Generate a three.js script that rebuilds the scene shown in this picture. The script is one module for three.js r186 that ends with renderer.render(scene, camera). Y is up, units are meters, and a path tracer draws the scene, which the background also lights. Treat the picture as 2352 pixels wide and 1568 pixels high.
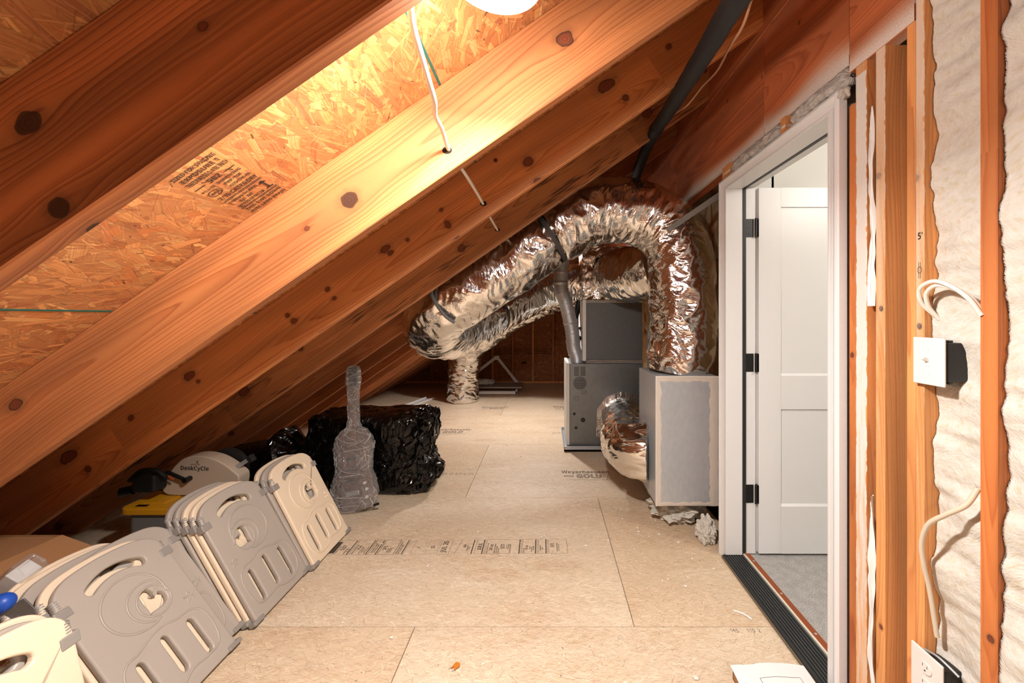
import * as THREE from 'three';
import { mergeGeometries, mergeVertices, toCreasedNormals } from 'three/addons/utils/BufferGeometryUtils.js';
import { RoundedBoxGeometry } from 'three/addons/geometries/RoundedBoxGeometry.js';
import { RectAreaLightUniformsLib } from 'three/addons/lights/RectAreaLightUniformsLib.js';
import { createNoise2D, createNoise3D } from 'simplex-noise';

// ------------------------------------------------------------------ camera, light, exposure
const scene = new THREE.Scene();
scene.background = new THREE.Color(0x000000);
const EYE = 1.326, F = 915, VX = 1255, VY = 728;            // eye height, focal length and vanishing point of the 2352 x 1568 frame
const camera = new THREE.PerspectiveCamera(2 * Math.atan(784 / F) * 180 / Math.PI, 2352 / 1568, 0.05, 40);
camera.position.set(0, EYE, 0);
camera.lookAt(0, EYE, -1);
camera.setViewOffset(2352, 1568, 1176 - VX, 784 - VY, 2352, 1568);
RectAreaLightUniformsLib.init();
const renderer = new THREE.WebGLRenderer({ antialias: true });
renderer.toneMapping = THREE.LinearToneMapping;
renderer.toneMappingExposure = 1.07;
renderer.shadowMap.enabled = true;
const LAMP_POWER = 14.8, LAMP_COLOR = new THREE.Color(1.0, 0.98, 0.95);
const FAR_POWER = 9.5, REAR_POWER = 5, ROOM_POWER = 3.5;

// ------------------------------------------------------------------ helpers
function rng(seed) { let s = seed >>> 0; return () => { s = (s + 0x6d2b79f5) | 0; let t = Math.imul(s ^ (s >>> 15), 1 | s); t = (t + Math.imul(t ^ (t >>> 7), 61 | t)) ^ t; return ((t ^ (t >>> 14)) >>> 0) / 4294967296; }; }
const n2 = createNoise2D(rng(11)), n3 = createNoise3D(rng(23));
const clamp = (x, a = 0, b = 1) => Math.min(b, Math.max(a, x));
const lerp = (a, b, t) => a + (b - a) * t;
const sstep = (a, b, x) => { const t = clamp((x - a) / (b - a)); return t * t * (3 - 2 * t); };
const V = (x, y, z) => new THREE.Vector3(x, y, z);
// a place given by picture position and distance from the eye plane
const P = (px, py, d) => V((px - VX) * d / F, EYE - (py - VY) * d / F, -d);
const taken = {};
function numbered(n) { taken[n] = (taken[n] ?? -1) + 1; return taken[n] ? n + '_' + String(taken[n]).padStart(3, '0') : n; }
function mesh(name, geo, mat, parent, label) {
  const m = new THREE.Mesh(geo, mat);
  m.name = parent ? name : numbered(name);
  m.castShadow = m.receiveShadow = true;
  if (label) m.userData.label = label;
  (parent ?? scene).add(m);
  return m;
}
function thing(name, label, category, pos = [0, 0, 0], group) {
  const g = new THREE.Group();
  g.name = numbered(name); g.position.set(...pos); scene.add(g);
  g.userData = { label, category };
  if (group) g.userData.group = group;
  return g;
}
function tag(o, label, category, group) { o.userData.label = label; o.userData.category = category; if (group) o.userData.group = group; return o; }
function struct(name, label) { const g = new THREE.Group(); g.name = name; g.userData = { kind: 'structure', label, category: name.split('_')[0] }; scene.add(g); return g; }
function box(x0, x1, y0, y1, z0, z1) { const g = new THREE.BoxGeometry(Math.abs(x1 - x0), Math.abs(y1 - y0), Math.abs(z1 - z0)); g.translate((x0 + x1) / 2, (y0 + y1) / 2, (z0 + z1) / 2); return g; }
function rbox(x0, x1, y0, y1, z0, z1, r = 0.003, seg = 2) { const w = Math.abs(x1 - x0), h = Math.abs(y1 - y0), d = Math.abs(z1 - z0); const g = new RoundedBoxGeometry(w, h, d, seg, Math.min(r, w / 2.01, h / 2.01, d / 2.01)); g.translate((x0 + x1) / 2, (y0 + y1) / 2, (z0 + z1) / 2); return g; }
const merge = (list) => mergeGeometries(list.map((g) => { const h = g.index ? g.toNonIndexed() : g; for (const k of Object.keys(h.attributes)) if (!['position', 'normal', 'uv'].includes(k)) h.deleteAttribute(k); return h; }));
function cyl(a, b, r, seg = 16, r2 = r) { const d = b.clone().sub(a), g = new THREE.CylinderGeometry(r2, r, d.length(), seg); g.applyQuaternion(new THREE.Quaternion().setFromUnitVectors(V(0, 1, 0), d.clone().normalize())); g.translate((a.x + b.x) / 2, (a.y + b.y) / 2, (a.z + b.z) / 2); return g; }
function tube(pts, r, seg = 60, rad = 10) { return new THREE.TubeGeometry(new THREE.CatmullRomCurve3(pts), seg, r, rad, false); }
// a length of sawn lumber along x: chamfered section, uv in texture lengths, ends optionally cut on a slant (slant = dx per dy)
function lumber(L, w, t, { texL = 3, texW = 0.235, u0 = 0, v0 = 0, slant0 = 0, slant1 = 0, c = 0.003 } = {}) {
  const pr = [[-w / 2 + c, t / 2], [w / 2 - c, t / 2], [w / 2, t / 2 - c], [w / 2, -t / 2 + c], [w / 2 - c, -t / 2], [-w / 2 + c, -t / 2], [-w / 2, -t / 2 + c], [-w / 2, t / 2 - c]];
  const pos = [], nor = [], uv = [];
  let per = c;
  const X = (e, y) => (e ? L / 2 + (y + w / 2) * slant1 : -L / 2 + (y + w / 2) * slant0);
  for (let i = 0; i < 8; i++) {
    const [y0, z0] = pr[i], [y1, z1] = pr[(i + 1) % 8], d = Math.hypot(y1 - y0, z1 - z0), ny = -(z1 - z0) / d, nz = (y1 - y0) / d;
    const q = [[0, y0, z0, per], [1, y0, z0, per], [1, y1, z1, per + d], [0, y1, z1, per + d]];
    for (const k of [0, 1, 2, 0, 2, 3]) { const [e, y, z, p] = q[k]; pos.push(X(e, y), y, z); nor.push(0, ny, nz); uv.push((X(e, y) + L / 2 + u0) / texL, (p + v0) / texW); }
    per += d;
  }
  for (const e of [0, 1]) for (let i = 1; i < 7; i++) for (const k of e ? [0, i + 1, i] : [0, i, i + 1]) { const [y, z] = pr[k]; pos.push(X(e, y), y, z); nor.push(e ? 1 : -1, 0, 0); uv.push((z + 0.1) / texL, (y + 0.2) / texW); }
  const g = new THREE.BufferGeometry();
  g.setAttribute('position', new THREE.Float32BufferAttribute(pos, 3)); g.setAttribute('normal', new THREE.Float32BufferAttribute(nor, 3)); g.setAttribute('uv', new THREE.Float32BufferAttribute(uv, 2));
  return g;
}
// panel lying in local x (length) y (thickness) z (width), uv in metres over a sheet texture, edges chamfered
function sheet(L, t, w, { texL = 2.44, texW = 1.22, u0 = 0, v0 = 0, flip = 1, c = 0.002 } = {}) {
  const g = new THREE.BoxGeometry(L, t, w).toNonIndexed(), p = g.attributes.position, n = g.attributes.normal, uv = g.attributes.uv;
  for (let i = 0; i < p.count; i++) {
    const x = p.getX(i), y = p.getY(i), z = p.getZ(i);
    uv.setXY(i, flip * (x + L / 2 + u0 + Math.abs(n.getX(i)) * y) / texL, (z + w / 2 + v0 + Math.abs(n.getZ(i)) * y) / texW);
  }
  return g;
}
// closed-ended swept tube with free radial shape: rad(u, a) in metres
function sweep(pts, rad, nu = 120, na = 48, { closed = true, tension = 0.5 } = {}) {
  const curve = new THREE.CatmullRomCurve3(pts, false, 'catmullrom', tension), len = curve.getLength(), fr = curve.computeFrenetFrames(nu, false);
  const pos = [], uv = [], idx = [];
  for (let i = 0; i <= nu; i++) {
    const c = curve.getPointAt(i / nu), N = fr.normals[i], B = fr.binormals[i];
    for (let j = 0; j <= na; j++) {
      const a = (j % na) / na * Math.PI * 2, r = rad(i / nu, a, i / nu * len);
      pos.push(c.x + (N.x * Math.cos(a) + B.x * Math.sin(a)) * r, c.y + (N.y * Math.cos(a) + B.y * Math.sin(a)) * r, c.z + (N.z * Math.cos(a) + B.z * Math.sin(a)) * r);
      uv.push(i / nu * len, j / na * 1.2);
    }
  }
  for (let i = 0; i < nu; i++) for (let j = 0; j < na; j++) { const a = i * (na + 1) + j, b = a + na + 1; idx.push(a, b, a + 1, b, b + 1, a + 1); }
  if (closed) for (const i of [0, nu]) {
    const c = curve.getPointAt(i / nu), k = pos.length / 3; pos.push(c.x, c.y, c.z); uv.push(0, 0);
    for (let j = 0; j < na; j++) { const a = i * (na + 1) + j; if (i) idx.push(k, a, a + 1); else idx.push(k, a + 1, a); }
  }
  const g = new THREE.BufferGeometry();
  g.setAttribute('position', new THREE.Float32BufferAttribute(pos, 3)); g.setAttribute('uv', new THREE.Float32BufferAttribute(uv, 2)); g.setIndex(idx);
  g.computeVertexNormals();
  // the seam's two columns share one normal
  const nn = g.attributes.normal;
  for (let i = 0; i <= nu; i++) { const a = i * (na + 1), b = a + na; const v = V(nn.getX(a) + nn.getX(b), nn.getY(a) + nn.getY(b), nn.getZ(a) + nn.getZ(b)).normalize(); nn.setXYZ(a, v.x, v.y, v.z); nn.setXYZ(b, v.x, v.y, v.z); }
  return g;
}

// ------------------------------------------------------------------ textures
const hexRGB = (h) => [(h >> 16) & 255, (h >> 8) & 255, h & 255];
function dataTex(W, H, fn, srgb = true) {
  const d = new Uint8Array(W * H * 4);
  for (let j = 0, o = 0; j < H; j++) for (let i = 0; i < W; i++, o += 4) { const c = fn(i, j); d[o] = clamp(c[0], 0, 255); d[o + 1] = clamp(c[1], 0, 255); d[o + 2] = clamp(c[2], 0, 255); d[o + 3] = 255; }
  const t = new THREE.DataTexture(d, W, H);
  t.wrapS = t.wrapT = THREE.RepeatWrapping; t.magFilter = THREE.LinearFilter; t.minFilter = THREE.LinearMipmapLinearFilter; t.generateMipmaps = true;
  if (srgb) t.colorSpace = THREE.SRGBColorSpace;
  t.needsUpdate = true; return t;
}
function canvasTex(W, H, draw, srgb = true) {
  const cv = document.createElement('canvas'); cv.width = W; cv.height = H;
  draw(cv.getContext('2d'), W, H);
  const t = new THREE.CanvasTexture(cv); t.wrapS = t.wrapT = THREE.RepeatWrapping; if (srgb) t.colorSpace = THREE.SRGBColorSpace; t.anisotropy = 8;
  return t;
}
// plain-sawn board: growth rings of a log cut off-centre, bent around knots
function lumberTex({ seed, W = 2048, H = 256, len = 3, wid = 0.235, knots = [], early = [206, 146, 91], late = [157, 87, 43], ring = 0.0085, py = 0.1, pd = 0.05, mottle = 0.1, stain = 0, coat }) {
  return dataTex(W, H, (i, j) => {
    const u = i / W * len, v = j / H * wid, wob = n2(u * 0.4, seed) * 0.035 + n2(u * 1.4, seed + 9) * 0.007;
    let y = v - py - wob, d = pd * (1.1 + 0.75 * n2(u * 0.45, seed + 3.3)), bend = 0, kn = 0, kr = 0, kd = 9;
    for (const k of knots) {
      const du = u - k.u, dv = v - k.v; if (Math.abs(du) > k.r * 12) continue;
      const e = Math.exp(-((du / (k.r * 4.2)) ** 2 + (dv / (k.r * 2.6)) ** 2)); bend += (dv > 0 ? 1 : -1) * k.r * 1.1 * e * (1 - Math.exp(-Math.abs(dv) / (k.r * 0.5)));
      const q = Math.hypot(du / (k.ax ?? 1.15), dv) / k.r * (1 + 0.13 * n2(u * 26 + k.u * 9, v * 26)); if (q < kd) { kd = q; kr = k.dark ?? 0; }
    }
    const r = Math.hypot(y - bend, d) + n2(u * 2.2, v * 30 + seed) * 0.0012 + n2(u * 9, v * 120 + seed) * 0.00025;
    let t = r / ring + 0.35 * n2(r * 60, seed); t -= Math.floor(t);
    const lw = Math.pow(t, 2.2) * (t > 0.9 ? (1 - t) * 10 : 1) * (0.7 + 0.3 * n2(u * 0.7, r * 300 + seed));
    const fib = n2(u * 14, v * 1500 + seed) * 0.5 + n2(u * 40, v * 700 + seed * 2) * 0.3;
    const mo = 1 + mottle * n2(u * 0.9 + seed, v * 9) + 0.04 * fib;
    const c = [0, 1, 2].map((q) => lerp(early[q], late[q], clamp(lw)) * mo);
    if (kd < 2.2) { // knot: dark heart, red-brown collar
      const ringy = 0.9 + 0.1 * Math.sin(kd * 16), inn = 1 - sstep(0.75, 1.05, kd), col = 1 - sstep(0.9, 2.2, kd);
      const dk = kr ? [66, 38, 22] : [128, 62, 36];
      for (let q = 0; q < 3; q++) { c[q] *= 1 - 0.13 * col; c[q] = lerp(c[q], dk[q] * ringy, inn * 0.93); if (kd > 0.85 && kd < 1.06) c[q] *= 0.55; }
    }
    if (stain) { const s = sstep(0.15, 0.75, n2(u * 1.1 + 7, v * 7 + seed) * 0.6 + n2(u * 5, v * 60) * 0.45 + stain - 0.5); for (let q = 0; q < 3; q++) c[q] = lerp(c[q], [58, 40, 28][q], s * 0.75); }
    if (coat) { const s = coat(u, v); if (s > 0) for (let q = 0; q < 3; q++) c[q] = lerp(c[q], [226, 219, 210][q] * (0.97 + 0.03 * fib), s); }
    return c;
  });
}
// strand board: thousands of overlapping wood flakes, each with its own grain
function strandTex({ seed, W = 2048, H = 1024, m = 840, base, tones, count, lenR, widR, spread, grain = 0.2, edge = 0.35, after }) {
  const R = rng(seed);
  return canvasTex(W, H, (g) => {
    g.fillStyle = base; g.fillRect(0, 0, W, H);
    for (let k = 0; k < count; k++) {
      const L = lerp(lenR[0], lenR[1], R() ** 1.5) * m, w = lerp(widR[0], widR[1], R() ** 1.6) * m, x = R() * W, y = R() * H, a = (R() + R() + R() - 1.5) * spread;
      const t = hexRGB(tones[Math.floor(R() * tones.length)]), b = 0.9 + R() * 0.2, nl = Math.round(w / 2.6), cut = [R(), R(), R(), R()], lines = [];
      for (let q = 0; q < nl; q++) lines.push([R() - 0.5, R(), R()]);
      for (const ox of [-W, 0, W]) for (const oy of [-H, 0, H]) {
        if (x + ox < -L || x + ox > W + L || y + oy < -L || y + oy > H + L) continue;
        g.save(); g.translate(x + ox, y + oy); g.rotate(a);
        g.beginPath(); g.moveTo(-L / 2 + cut[0] * w * 0.8, -w / 2); g.lineTo(L / 2 - cut[1] * w * 0.8, -w / 2 + cut[2] * w * 0.2); g.lineTo(L / 2 - cut[3] * w, w / 2 - cut[0] * w * 0.3); g.lineTo(-L / 2 + cut[2] * w, w / 2); g.closePath();
        g.fillStyle = `rgb(${t[0] * b | 0},${t[1] * b | 0},${t[2] * b | 0})`; g.fill();
        g.strokeStyle = `rgba(70,36,14,${edge * (0.4 + 0.6 * cut[1])})`; g.lineWidth = 1.1; g.stroke();
        for (const [ly, lx, ls] of lines) { g.strokeStyle = `rgba(${ls > 0.5 ? '90,48,20' : '255,226,180'},${grain * lx})`; g.lineWidth = 0.8; g.beginPath(); g.moveTo(-L * 0.46 * (0.5 + lx / 2), ly * w * 0.9); g.lineTo(L * 0.46 * (0.4 + ls * 0.6), ly * w * 0.86); g.stroke(); }
        g.restore();
      }
    }
    if (after) after(g, W, H, R);
  });
}
const roofTex = strandTex({ seed: 5, base: '#ad6e3e', count: 4300, lenR: [0.04, 0.17], widR: [0.004, 0.042], spread: 1.05, grain: 0.36, edge: 0.24, tones: [0xbd7a43, 0xc4844c, 0xb46f3a, 0xca8f54, 0xab6534, 0xbc7842, 0xc17f47, 0xa56136],
  after(g, W, H, R) { for (let k = 0; k < 9000; k++) { g.save(); g.translate(R() * W, R() * H); g.rotate((R() + R() + R() - 1.5) * 1.4); g.fillStyle = `rgba(${R() < 0.5 ? '96,50,22' : '232,186,128'},${0.1 + 0.3 * R()})`; g.fillRect(0, 0, 8 + R() * R() * 80, 0.6 + R() * 1.4); g.restore(); } for (let k = 0; k < 420; k++) { g.save(); g.translate(R() * W, R() * H); g.rotate((R() - 0.5) * 2); g.fillStyle = `rgba(50,22,10,${0.25 + 0.5 * R()})`; g.fillRect(0, 0, 2 + R() * 14, 1 + R() * 3); g.restore(); } } });
const farTex = strandTex({ seed: 15, W: 1024, H: 512, m: 420, base: '#9c5c30', count: 4200, lenR: [0.03, 0.13], widR: [0.004, 0.024], spread: 1.5, grain: 0.2, edge: 0.35, tones: [0xa8683a, 0xb37444, 0x9a5a30, 0xbd804c, 0x8e5029] });
const floorTexes = [31, 47].map((seed) => strandTex({ seed, base: '#d4bfa4', count: 26000, lenR: [0.01, 0.055], widR: [0.0009, 0.0045], spread: 1.0, grain: 0.1, edge: 0.02, tones: [0xd8c5ab, 0xd5c1a6, 0xdac8ae, 0xd3bea2, 0xd7c4aa, 0xddcdb6, 0xd0ba9d],
  after(g, W, H, R) {
    for (let k = 0; k < 70; k++) { const x = R() * W, y = R() * H, n = 260 + R() * 300, rr = 60 + R() * 150, tone = R() < 0.62 ? '150,100,60' : '244,236,222'; for (let q = 0; q < n; q++) { const a = R() * 6.28, r = Math.sqrt(R()) * rr * (0.8 + 0.4 * R()), px = (x + Math.cos(a) * r * 1.9 + 2 * W) % W, py = (y + Math.sin(a) * r * 0.7 + 2 * H) % H; g.fillStyle = `rgba(${tone},${0.04 + 0.1 * R()})`; g.save(); g.translate(px, py); g.rotate((R() + R() - 1) * 0.8); g.fillRect(0, 0, 6 + R() * 40, 0.8 + R() * 2.4); g.restore(); } }
    // dust, plaster smears, rust-brown stains and pitch specks
    for (let k = 0; k < 120; k++) { const x = R() * W, y = R() * H, n = 30 + R() * 120, tone = R() < 0.5 ? '240,232,218' : '178,132,92'; for (let q = 0; q < n; q++) { const a = R() * 6.28, r = (R() + R()) * 58; g.fillStyle = `rgba(${tone},${0.06 + 0.2 * R()})`; g.save(); g.translate(x + Math.cos(a) * r * 1.8, y + Math.sin(a) * r * 0.8); g.rotate((R() - 0.5) * 1.2); g.fillRect(0, 0, 3 + R() * 26, 0.8 + R() * 2.6); g.restore(); } }
    for (let k = 0; k < 9000; k++) { g.save(); g.translate(R() * W, R() * H); g.rotate((R() + R() + R() - 1.5) * 1.5); g.fillStyle = `rgba(${R() < 0.75 ? '104,64,34' : '250,240,222'},${0.12 + 0.34 * R()})`; g.fillRect(0, 0, 3 + R() * R() * 40, 0.5 + R() * 0.9); g.restore(); }
    for (let k = 0; k < 160; k++) { g.fillStyle = `rgba(40,26,16,${0.4 + 0.5 * R()})`; g.beginPath(); g.ellipse(R() * W, R() * H, 0.8 + R() * 2.2, 0.6 + R() * 1.2, R() * 3, 0, 7); g.fill(); }
  } }));
const foilBump = dataTex(1024, 1024, (i, j) => { // crumpled foil: sharp creases from folded noise
  const x = i / 1024, y = j / 1024, T = 6.2832, a = (f, s) => { const A = Math.cos(x * T) * f, B = Math.sin(x * T) * f, C = y * T; return n3(A + s, B, Math.sin(C) * f * 0.9 + Math.cos(C) * 0.7 * f); };
  const v = (1 - Math.abs(a(1.6, 0))) * 0.5 + (1 - Math.abs(a(4, 5))) * 0.3 + (1 - Math.abs(a(9, 9))) * 0.2; return [v * 255, v * 255, v * 255];
}, false);
const woolBump = dataTex(512, 512, (i, j) => { const x = i / 512 * 6.2832, y = j / 512 * 6.2832, a = (f) => n3(Math.cos(x) * f, Math.sin(x) * f + Math.cos(y) * f, Math.sin(y) * f); const v = 128 + 52 * a(3) + 42 * a(9) + 34 * a(24); return [v, v, v]; }, false);
const woolTex = dataTex(512, 512, (i, j) => { const x = i / 512 * 6.2832, y = j / 512 * 6.2832, a = (f) => n3(Math.cos(x) * f + 9, Math.sin(x) * f + Math.cos(y) * f, Math.sin(y) * f); const v = a(2.5) * 0.5 + a(7) * 0.35 + a(22) * 0.25, w = Math.max(0, a(3.2) - 0.25); return [203 + 7 * v - 10 * w, 198 + 10 * v - 16 * w, 187 + 13 * v - 30 * w]; });
const carpetTex = dataTex(1024, 1024, (i, j) => { const v = n2(i * 0.16, j * 0.16) * 0.7 + n2(i * 0.33 + 50, j * 0.33) * 0.5 + n2(i * 0.012, j * 0.012) * 0.1; const c = 172 + 74 * v; return [c, c - 3, c - 7]; });
const grainBump = dataTex(512, 512, (i, j) => { const v = 128 + 40 * n2(i * 0.4, j * 0.4) + 30 * n2(i * 0.13, j * 0.13); return [v, v, v]; }, false);
const cardTex = dataTex(256, 256, (i, j) => { const v = 6 * n2(i * 0.05, j * 0.4) + 5 * n2(i * 0.3, j * 0.3); return [166 + v, 118 + v, 76 + v]; });
const steelTex = dataTex(512, 512, (i, j) => { const v = 10 * n2(i * 0.02, j * 0.02) + 7 * n2(i * 0.09, j * 0.09 + 3) + 5 * n2(i * 0.5, j * 0.5); return [190 + v * 0.35, 194 + v * 0.35, 198 + v * 0.35]; });

const std = (o) => new THREE.MeshStandardMaterial(o), phy = (o) => new THREE.MeshPhysicalMaterial(o);
const wood = (map, o = {}) => std({ map, roughness: 0.62, bumpMap: map, bumpScale: 0.0006, ...o });
const M = {
  osb: std({ map: roofTex, roughness: 0.7, bumpMap: roofTex, bumpScale: 0.0012 }),
  osbFar: std({ map: farTex, roughness: 0.75 }),
  floor: [0xffffff, 0xfbf7f2].flatMap((color) => floorTexes.map((t) => std({ map: t, color, roughness: 0.55, bumpMap: t, bumpScale: 0.0008 }))),
  white: std({ color: 0xdcdcdb, roughness: 0.38 }), whiteWall: std({ color: 0xdedcd6, roughness: 0.85 }), plate: std({ color: 0xdbd8d3, roughness: 0.28 }),
  black: std({ color: 0x0b0b0c, roughness: 0.4 }), blackSoft: std({ color: 0x0c0c0c, roughness: 0.65 }), rubber: std({ color: 0x202121, roughness: 0.5 }),
  foil: std({ color: 0xe9e6e2, metalness: 1, roughness: 0.17, bumpMap: foilBump, bumpScale: 0.0028 }),
  foilTape: std({ color: 0xdad8d4, metalness: 1, roughness: 0.28, bumpMap: foilBump, bumpScale: 0.004 }),
  steel: std({ map: steelTex, metalness: 0.7, roughness: 0.45 }), steelDark: std({ color: 0x86888a, metalness: 0.9, roughness: 0.5 }),
  wool: std({ map: woolTex, roughness: 1, bumpMap: woolBump, bumpScale: 0.0025 }),
  carpet: std({ map: carpetTex, roughness: 1, bumpMap: carpetTex, bumpScale: 0.004 }),
  card: std({ map: cardTex, roughness: 0.85 }),
  cable: std({ color: 0xe6ded2, roughness: 0.45 }),
};

// ------------------------------------------------------------------ roof: rafters and sheathing
const SLOPE = 0.69, TH = Math.atan(SLOPE), CO = Math.cos(TH), SI = Math.sin(TH);
const BASE = 1.976, RD = 0.235, RT = 0.038, STEP = 0.6096, REND = 1.045;      // underside height at x = 0, rafter depth and thickness, spacing, plumb cut
const under = (x) => BASE + SLOPE * x;
const ceiling = struct('ceiling', 'sloping roof of pine rafters under strand board sheathing');
// rafter local frame: x up the slope, y away from the room, z towards the camera; origin on the underside at x = XM
const XL = -BASE / SLOPE, XM = (XL + REND) / 2, LEN = (REND - XL) / CO, UREF = -1.9;
function onRafter(px, py, n) { const d = STEP * n, p = P(px, py, d); return { u: (p.x - UREF) * CO + (p.y - under(UREF)) * SI, v: -(p.x - UREF) * SI + (p.y - under(UREF)) * CO }; }
const K = (n, list) => list.map(([px, py, r, ax, dark]) => ({ ...onRafter(px, py, n), r: r * STEP * n / F, ax: ax ?? 1.15, dark }));
const rafterMats = {
  1: wood(lumberTex({ seed: 101, early: [184, 116, 70], late: [116, 58, 31], py: 0.06, pd: 0.035, ring: 0.011, mottle: 0.2, knots: K(1, [[65, 283, 26, 1.2, 1], [133, 478, 22, 1.1, 1], [465, 62, 10, 1.2]]) })),
  2: wood(lumberTex({ seed: 202, early: [186, 121, 72], late: [138, 71, 35], py: 0.13, pd: 0.05, ring: 0.0095, knots: K(2, [[1297, 90, 17, 1.1], [802, 460, 17, 1.15, 1], [705, 525, 5], [35, 930, 12, 1.4]]) })),
  3: wood(lumberTex({ seed: 303, py: 0.06, pd: 0.06, ring: 0.007, early: [206, 136, 80], late: [156, 82, 41], knots: K(3, [[1392, 197, 12, 1.8], [1437, 225, 8, 1], [1213, 372, 10], [1234, 418, 8], [1028, 516, 9, 0.7], [885, 572, 7, 1.7], [896, 581, 5, 1.5], [936, 551, 4], [1013, 482, 4], [1138, 368, 4, 1, 1], [752, 664, 5, 1.4], [768, 685, 4], [675, 737, 6, 1.2], [660, 725, 5], [435, 863, 9, 1.5], [455, 876, 4], [1560, 142, 7], [300, 960, 6]]) })),
  4: wood(lumberTex({ seed: 404, py: 0.12, pd: 0.05, ring: 0.0075, early: [184, 124, 76], late: [126, 70, 38], stain: 0.42, knots: K(4, [[1060, 570, 8], [560, 900, 9, 1.4], [690, 800, 6]]) })),
  5: wood(lumberTex({ seed: 505, H: 128, W: 1024, py: 0.08, pd: 0.06, early: [184, 118, 72], late: [134, 72, 37], knots: [{ u: 1.3, v: 0.1, r: 0.016 }, { u: 2.2, v: 0.16, r: 0.01 }, { u: 0.5, v: 0.06, r: 0.012 }] })),
  6: wood(lumberTex({ seed: 606, H: 128, W: 1024, py: 0.15, pd: 0.05, early: [188, 124, 75], late: [136, 75, 39], stain: 0.2, knots: [{ u: 0.9, v: 0.07, r: 0.014 }, { u: 2.6, v: 0.12, r: 0.012, dark: 1 }] })),
};
for (let n = -3; n <= 13; n++) {
  const key = n >= 1 && n <= 4 ? n : 5 + ((n + 3) % 2);
  const g = lumber(LEN, RD, RT, { slant0: -CO / SI, slant1: SI / CO, u0: (XM - UREF) / CO - LEN / 2 + (n > 4 || n < 1 ? n * 0.37 : 0), v0: 0 });
  g.translate(0, RD / 2, 0); 
  const r = mesh('rafter', g, rafterMats[key], ceiling, n === 1 ? 'dark knotty pine rafter close to the camera' : undefined);
  // the slanted ends are measured from the mid-depth line: shift so that the underside runs from the floor to the plumb cut
  r.rotation.z = TH; r.position.set(XM - RD / 2 * SI * 0, under(XM), -(STEP * n + RT / 2));
}
// sheathing: sheets with their long side across the rafters
const SHY = BASE + RD / CO;
for (let k = -3; k <= 1; k++) for (let q = 0; q < 5; q++) {
  const x0 = -0.325 + 1.2192 * CO * k, x1 = Math.min(x0 + 1.2192 * CO, 1.25), z0 = Math.max(-2.2, -2.42 + STEP / 2 * 0 + q * 2.4384 + (k & 1 ? 1.2192 : 0) + 0.02 - 1.2192), z1 = Math.min(8.1, z0 === -2.2 ? -2.42 + q * 2.4384 + (k & 1 ? 1.2192 : 0) + 0.02 - 1.2192 + 2.4384 : z0 + 2.4384);
  if (z1 - z0 < 0.1) continue;
  const w = (x1 - x0) / CO - 0.003, g = sheet(z1 - z0 - 0.004, 0.011, w, { u0: k * 0.7 + q * 0.31, v0: k * 0.37 });
  g.rotateY(Math.PI / 2); g.translate(0, 0.0055, 0);
  const s = mesh('sheathing_panel', g, M.osb, ceiling);
  s.rotation.z = TH; s.position.set((x0 + x1) / 2, SHY + SLOPE * (x0 + x1) / 2, -(z0 + z1) / 2);
}
{ // outer roof skin closes the joints
  const g = box(-3.6, 2.4, 0.014, 0.03, -8.2, 2.3), r = mesh('roof_underlay', g, M.blackSoft, ceiling); r.rotation.z = TH; r.position.set(0, SHY, 0);
}

// ------------------------------------------------------------------ floor: subfloor sheets with open joints
const floor = struct('floor', 'pale strand board subfloor sheets with dark joints');
for (let r = -2; r < 7; r++) {
  const z0 = 0.487 + 1.2192 * (r - 0), off = [-0.565, 0.377, -0.6, 0.377, -0.61, 0.3, -0.6, 0.35, -0.6][(r + 9 * 2) % 9];
  const jo = { 0: -0.563, 1: 0.377, 2: -0.596, 3: 0.377, 4: -0.62 }[r] ?? off;
  for (let c = -2; c < 1; c++) {
    const x0 = Math.max(-3.4, jo + 2.4384 * c), x1 = Math.min(jo + 2.4384 * (c + 1), r > 1 ? 1.29 : 1.12);
    if (x1 - x0 < 0.05) continue;
    const za = z0, zb = Math.min(z0 + 1.2192, 8.15);
    const g = sheet(x1 - x0 - 0.0035, 0.018, zb - za - 0.0028, { u0: c * 0.83 + r * 0.47, v0: r * 0.29, flip: r & 1 ? 1 : -1 });
    g.translate((x0 + x1) / 2, -0.009, -(za + zb) / 2);
    mesh('subfloor_panel', g, M.floor[[0, 1, 3, 2, 1, 0, 2][(r * 2 + c + 14) % 7]], floor);
  }
}
mesh('joist_deck', box(-3.4, 1.3, -0.05, -0.0185, 2.2, -8.2), std({ color: 0x2a1c12, roughness: 1 }), floor);

// ------------------------------------------------------------------ far wall: studs on strand board
const studTexA = lumberTex({ seed: 71, W: 1024, H: 256, len: 2.4, wid: 0.254, early: [208, 130, 70], late: [170, 88, 40], ring: 0.006, py: 0.08, pd: 0.03, knots: [{ u: 0.5, v: 0.03, r: 0.008 }, { u: 1.3, v: 0.1, r: 0.007 }, { u: 1.9, v: 0.06, r: 0.009 }] });
const studTexB = lumberTex({ seed: 72, W: 1024, H: 256, len: 2.4, wid: 0.254, early: [214, 146, 86], late: [180, 104, 54], ring: 0.008, py: 0.12, pd: 0.05, knots: [{ u: 0.8, v: 0.1, r: 0.007 }, { u: 1.6, v: 0.05, r: 0.006 }] });
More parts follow.
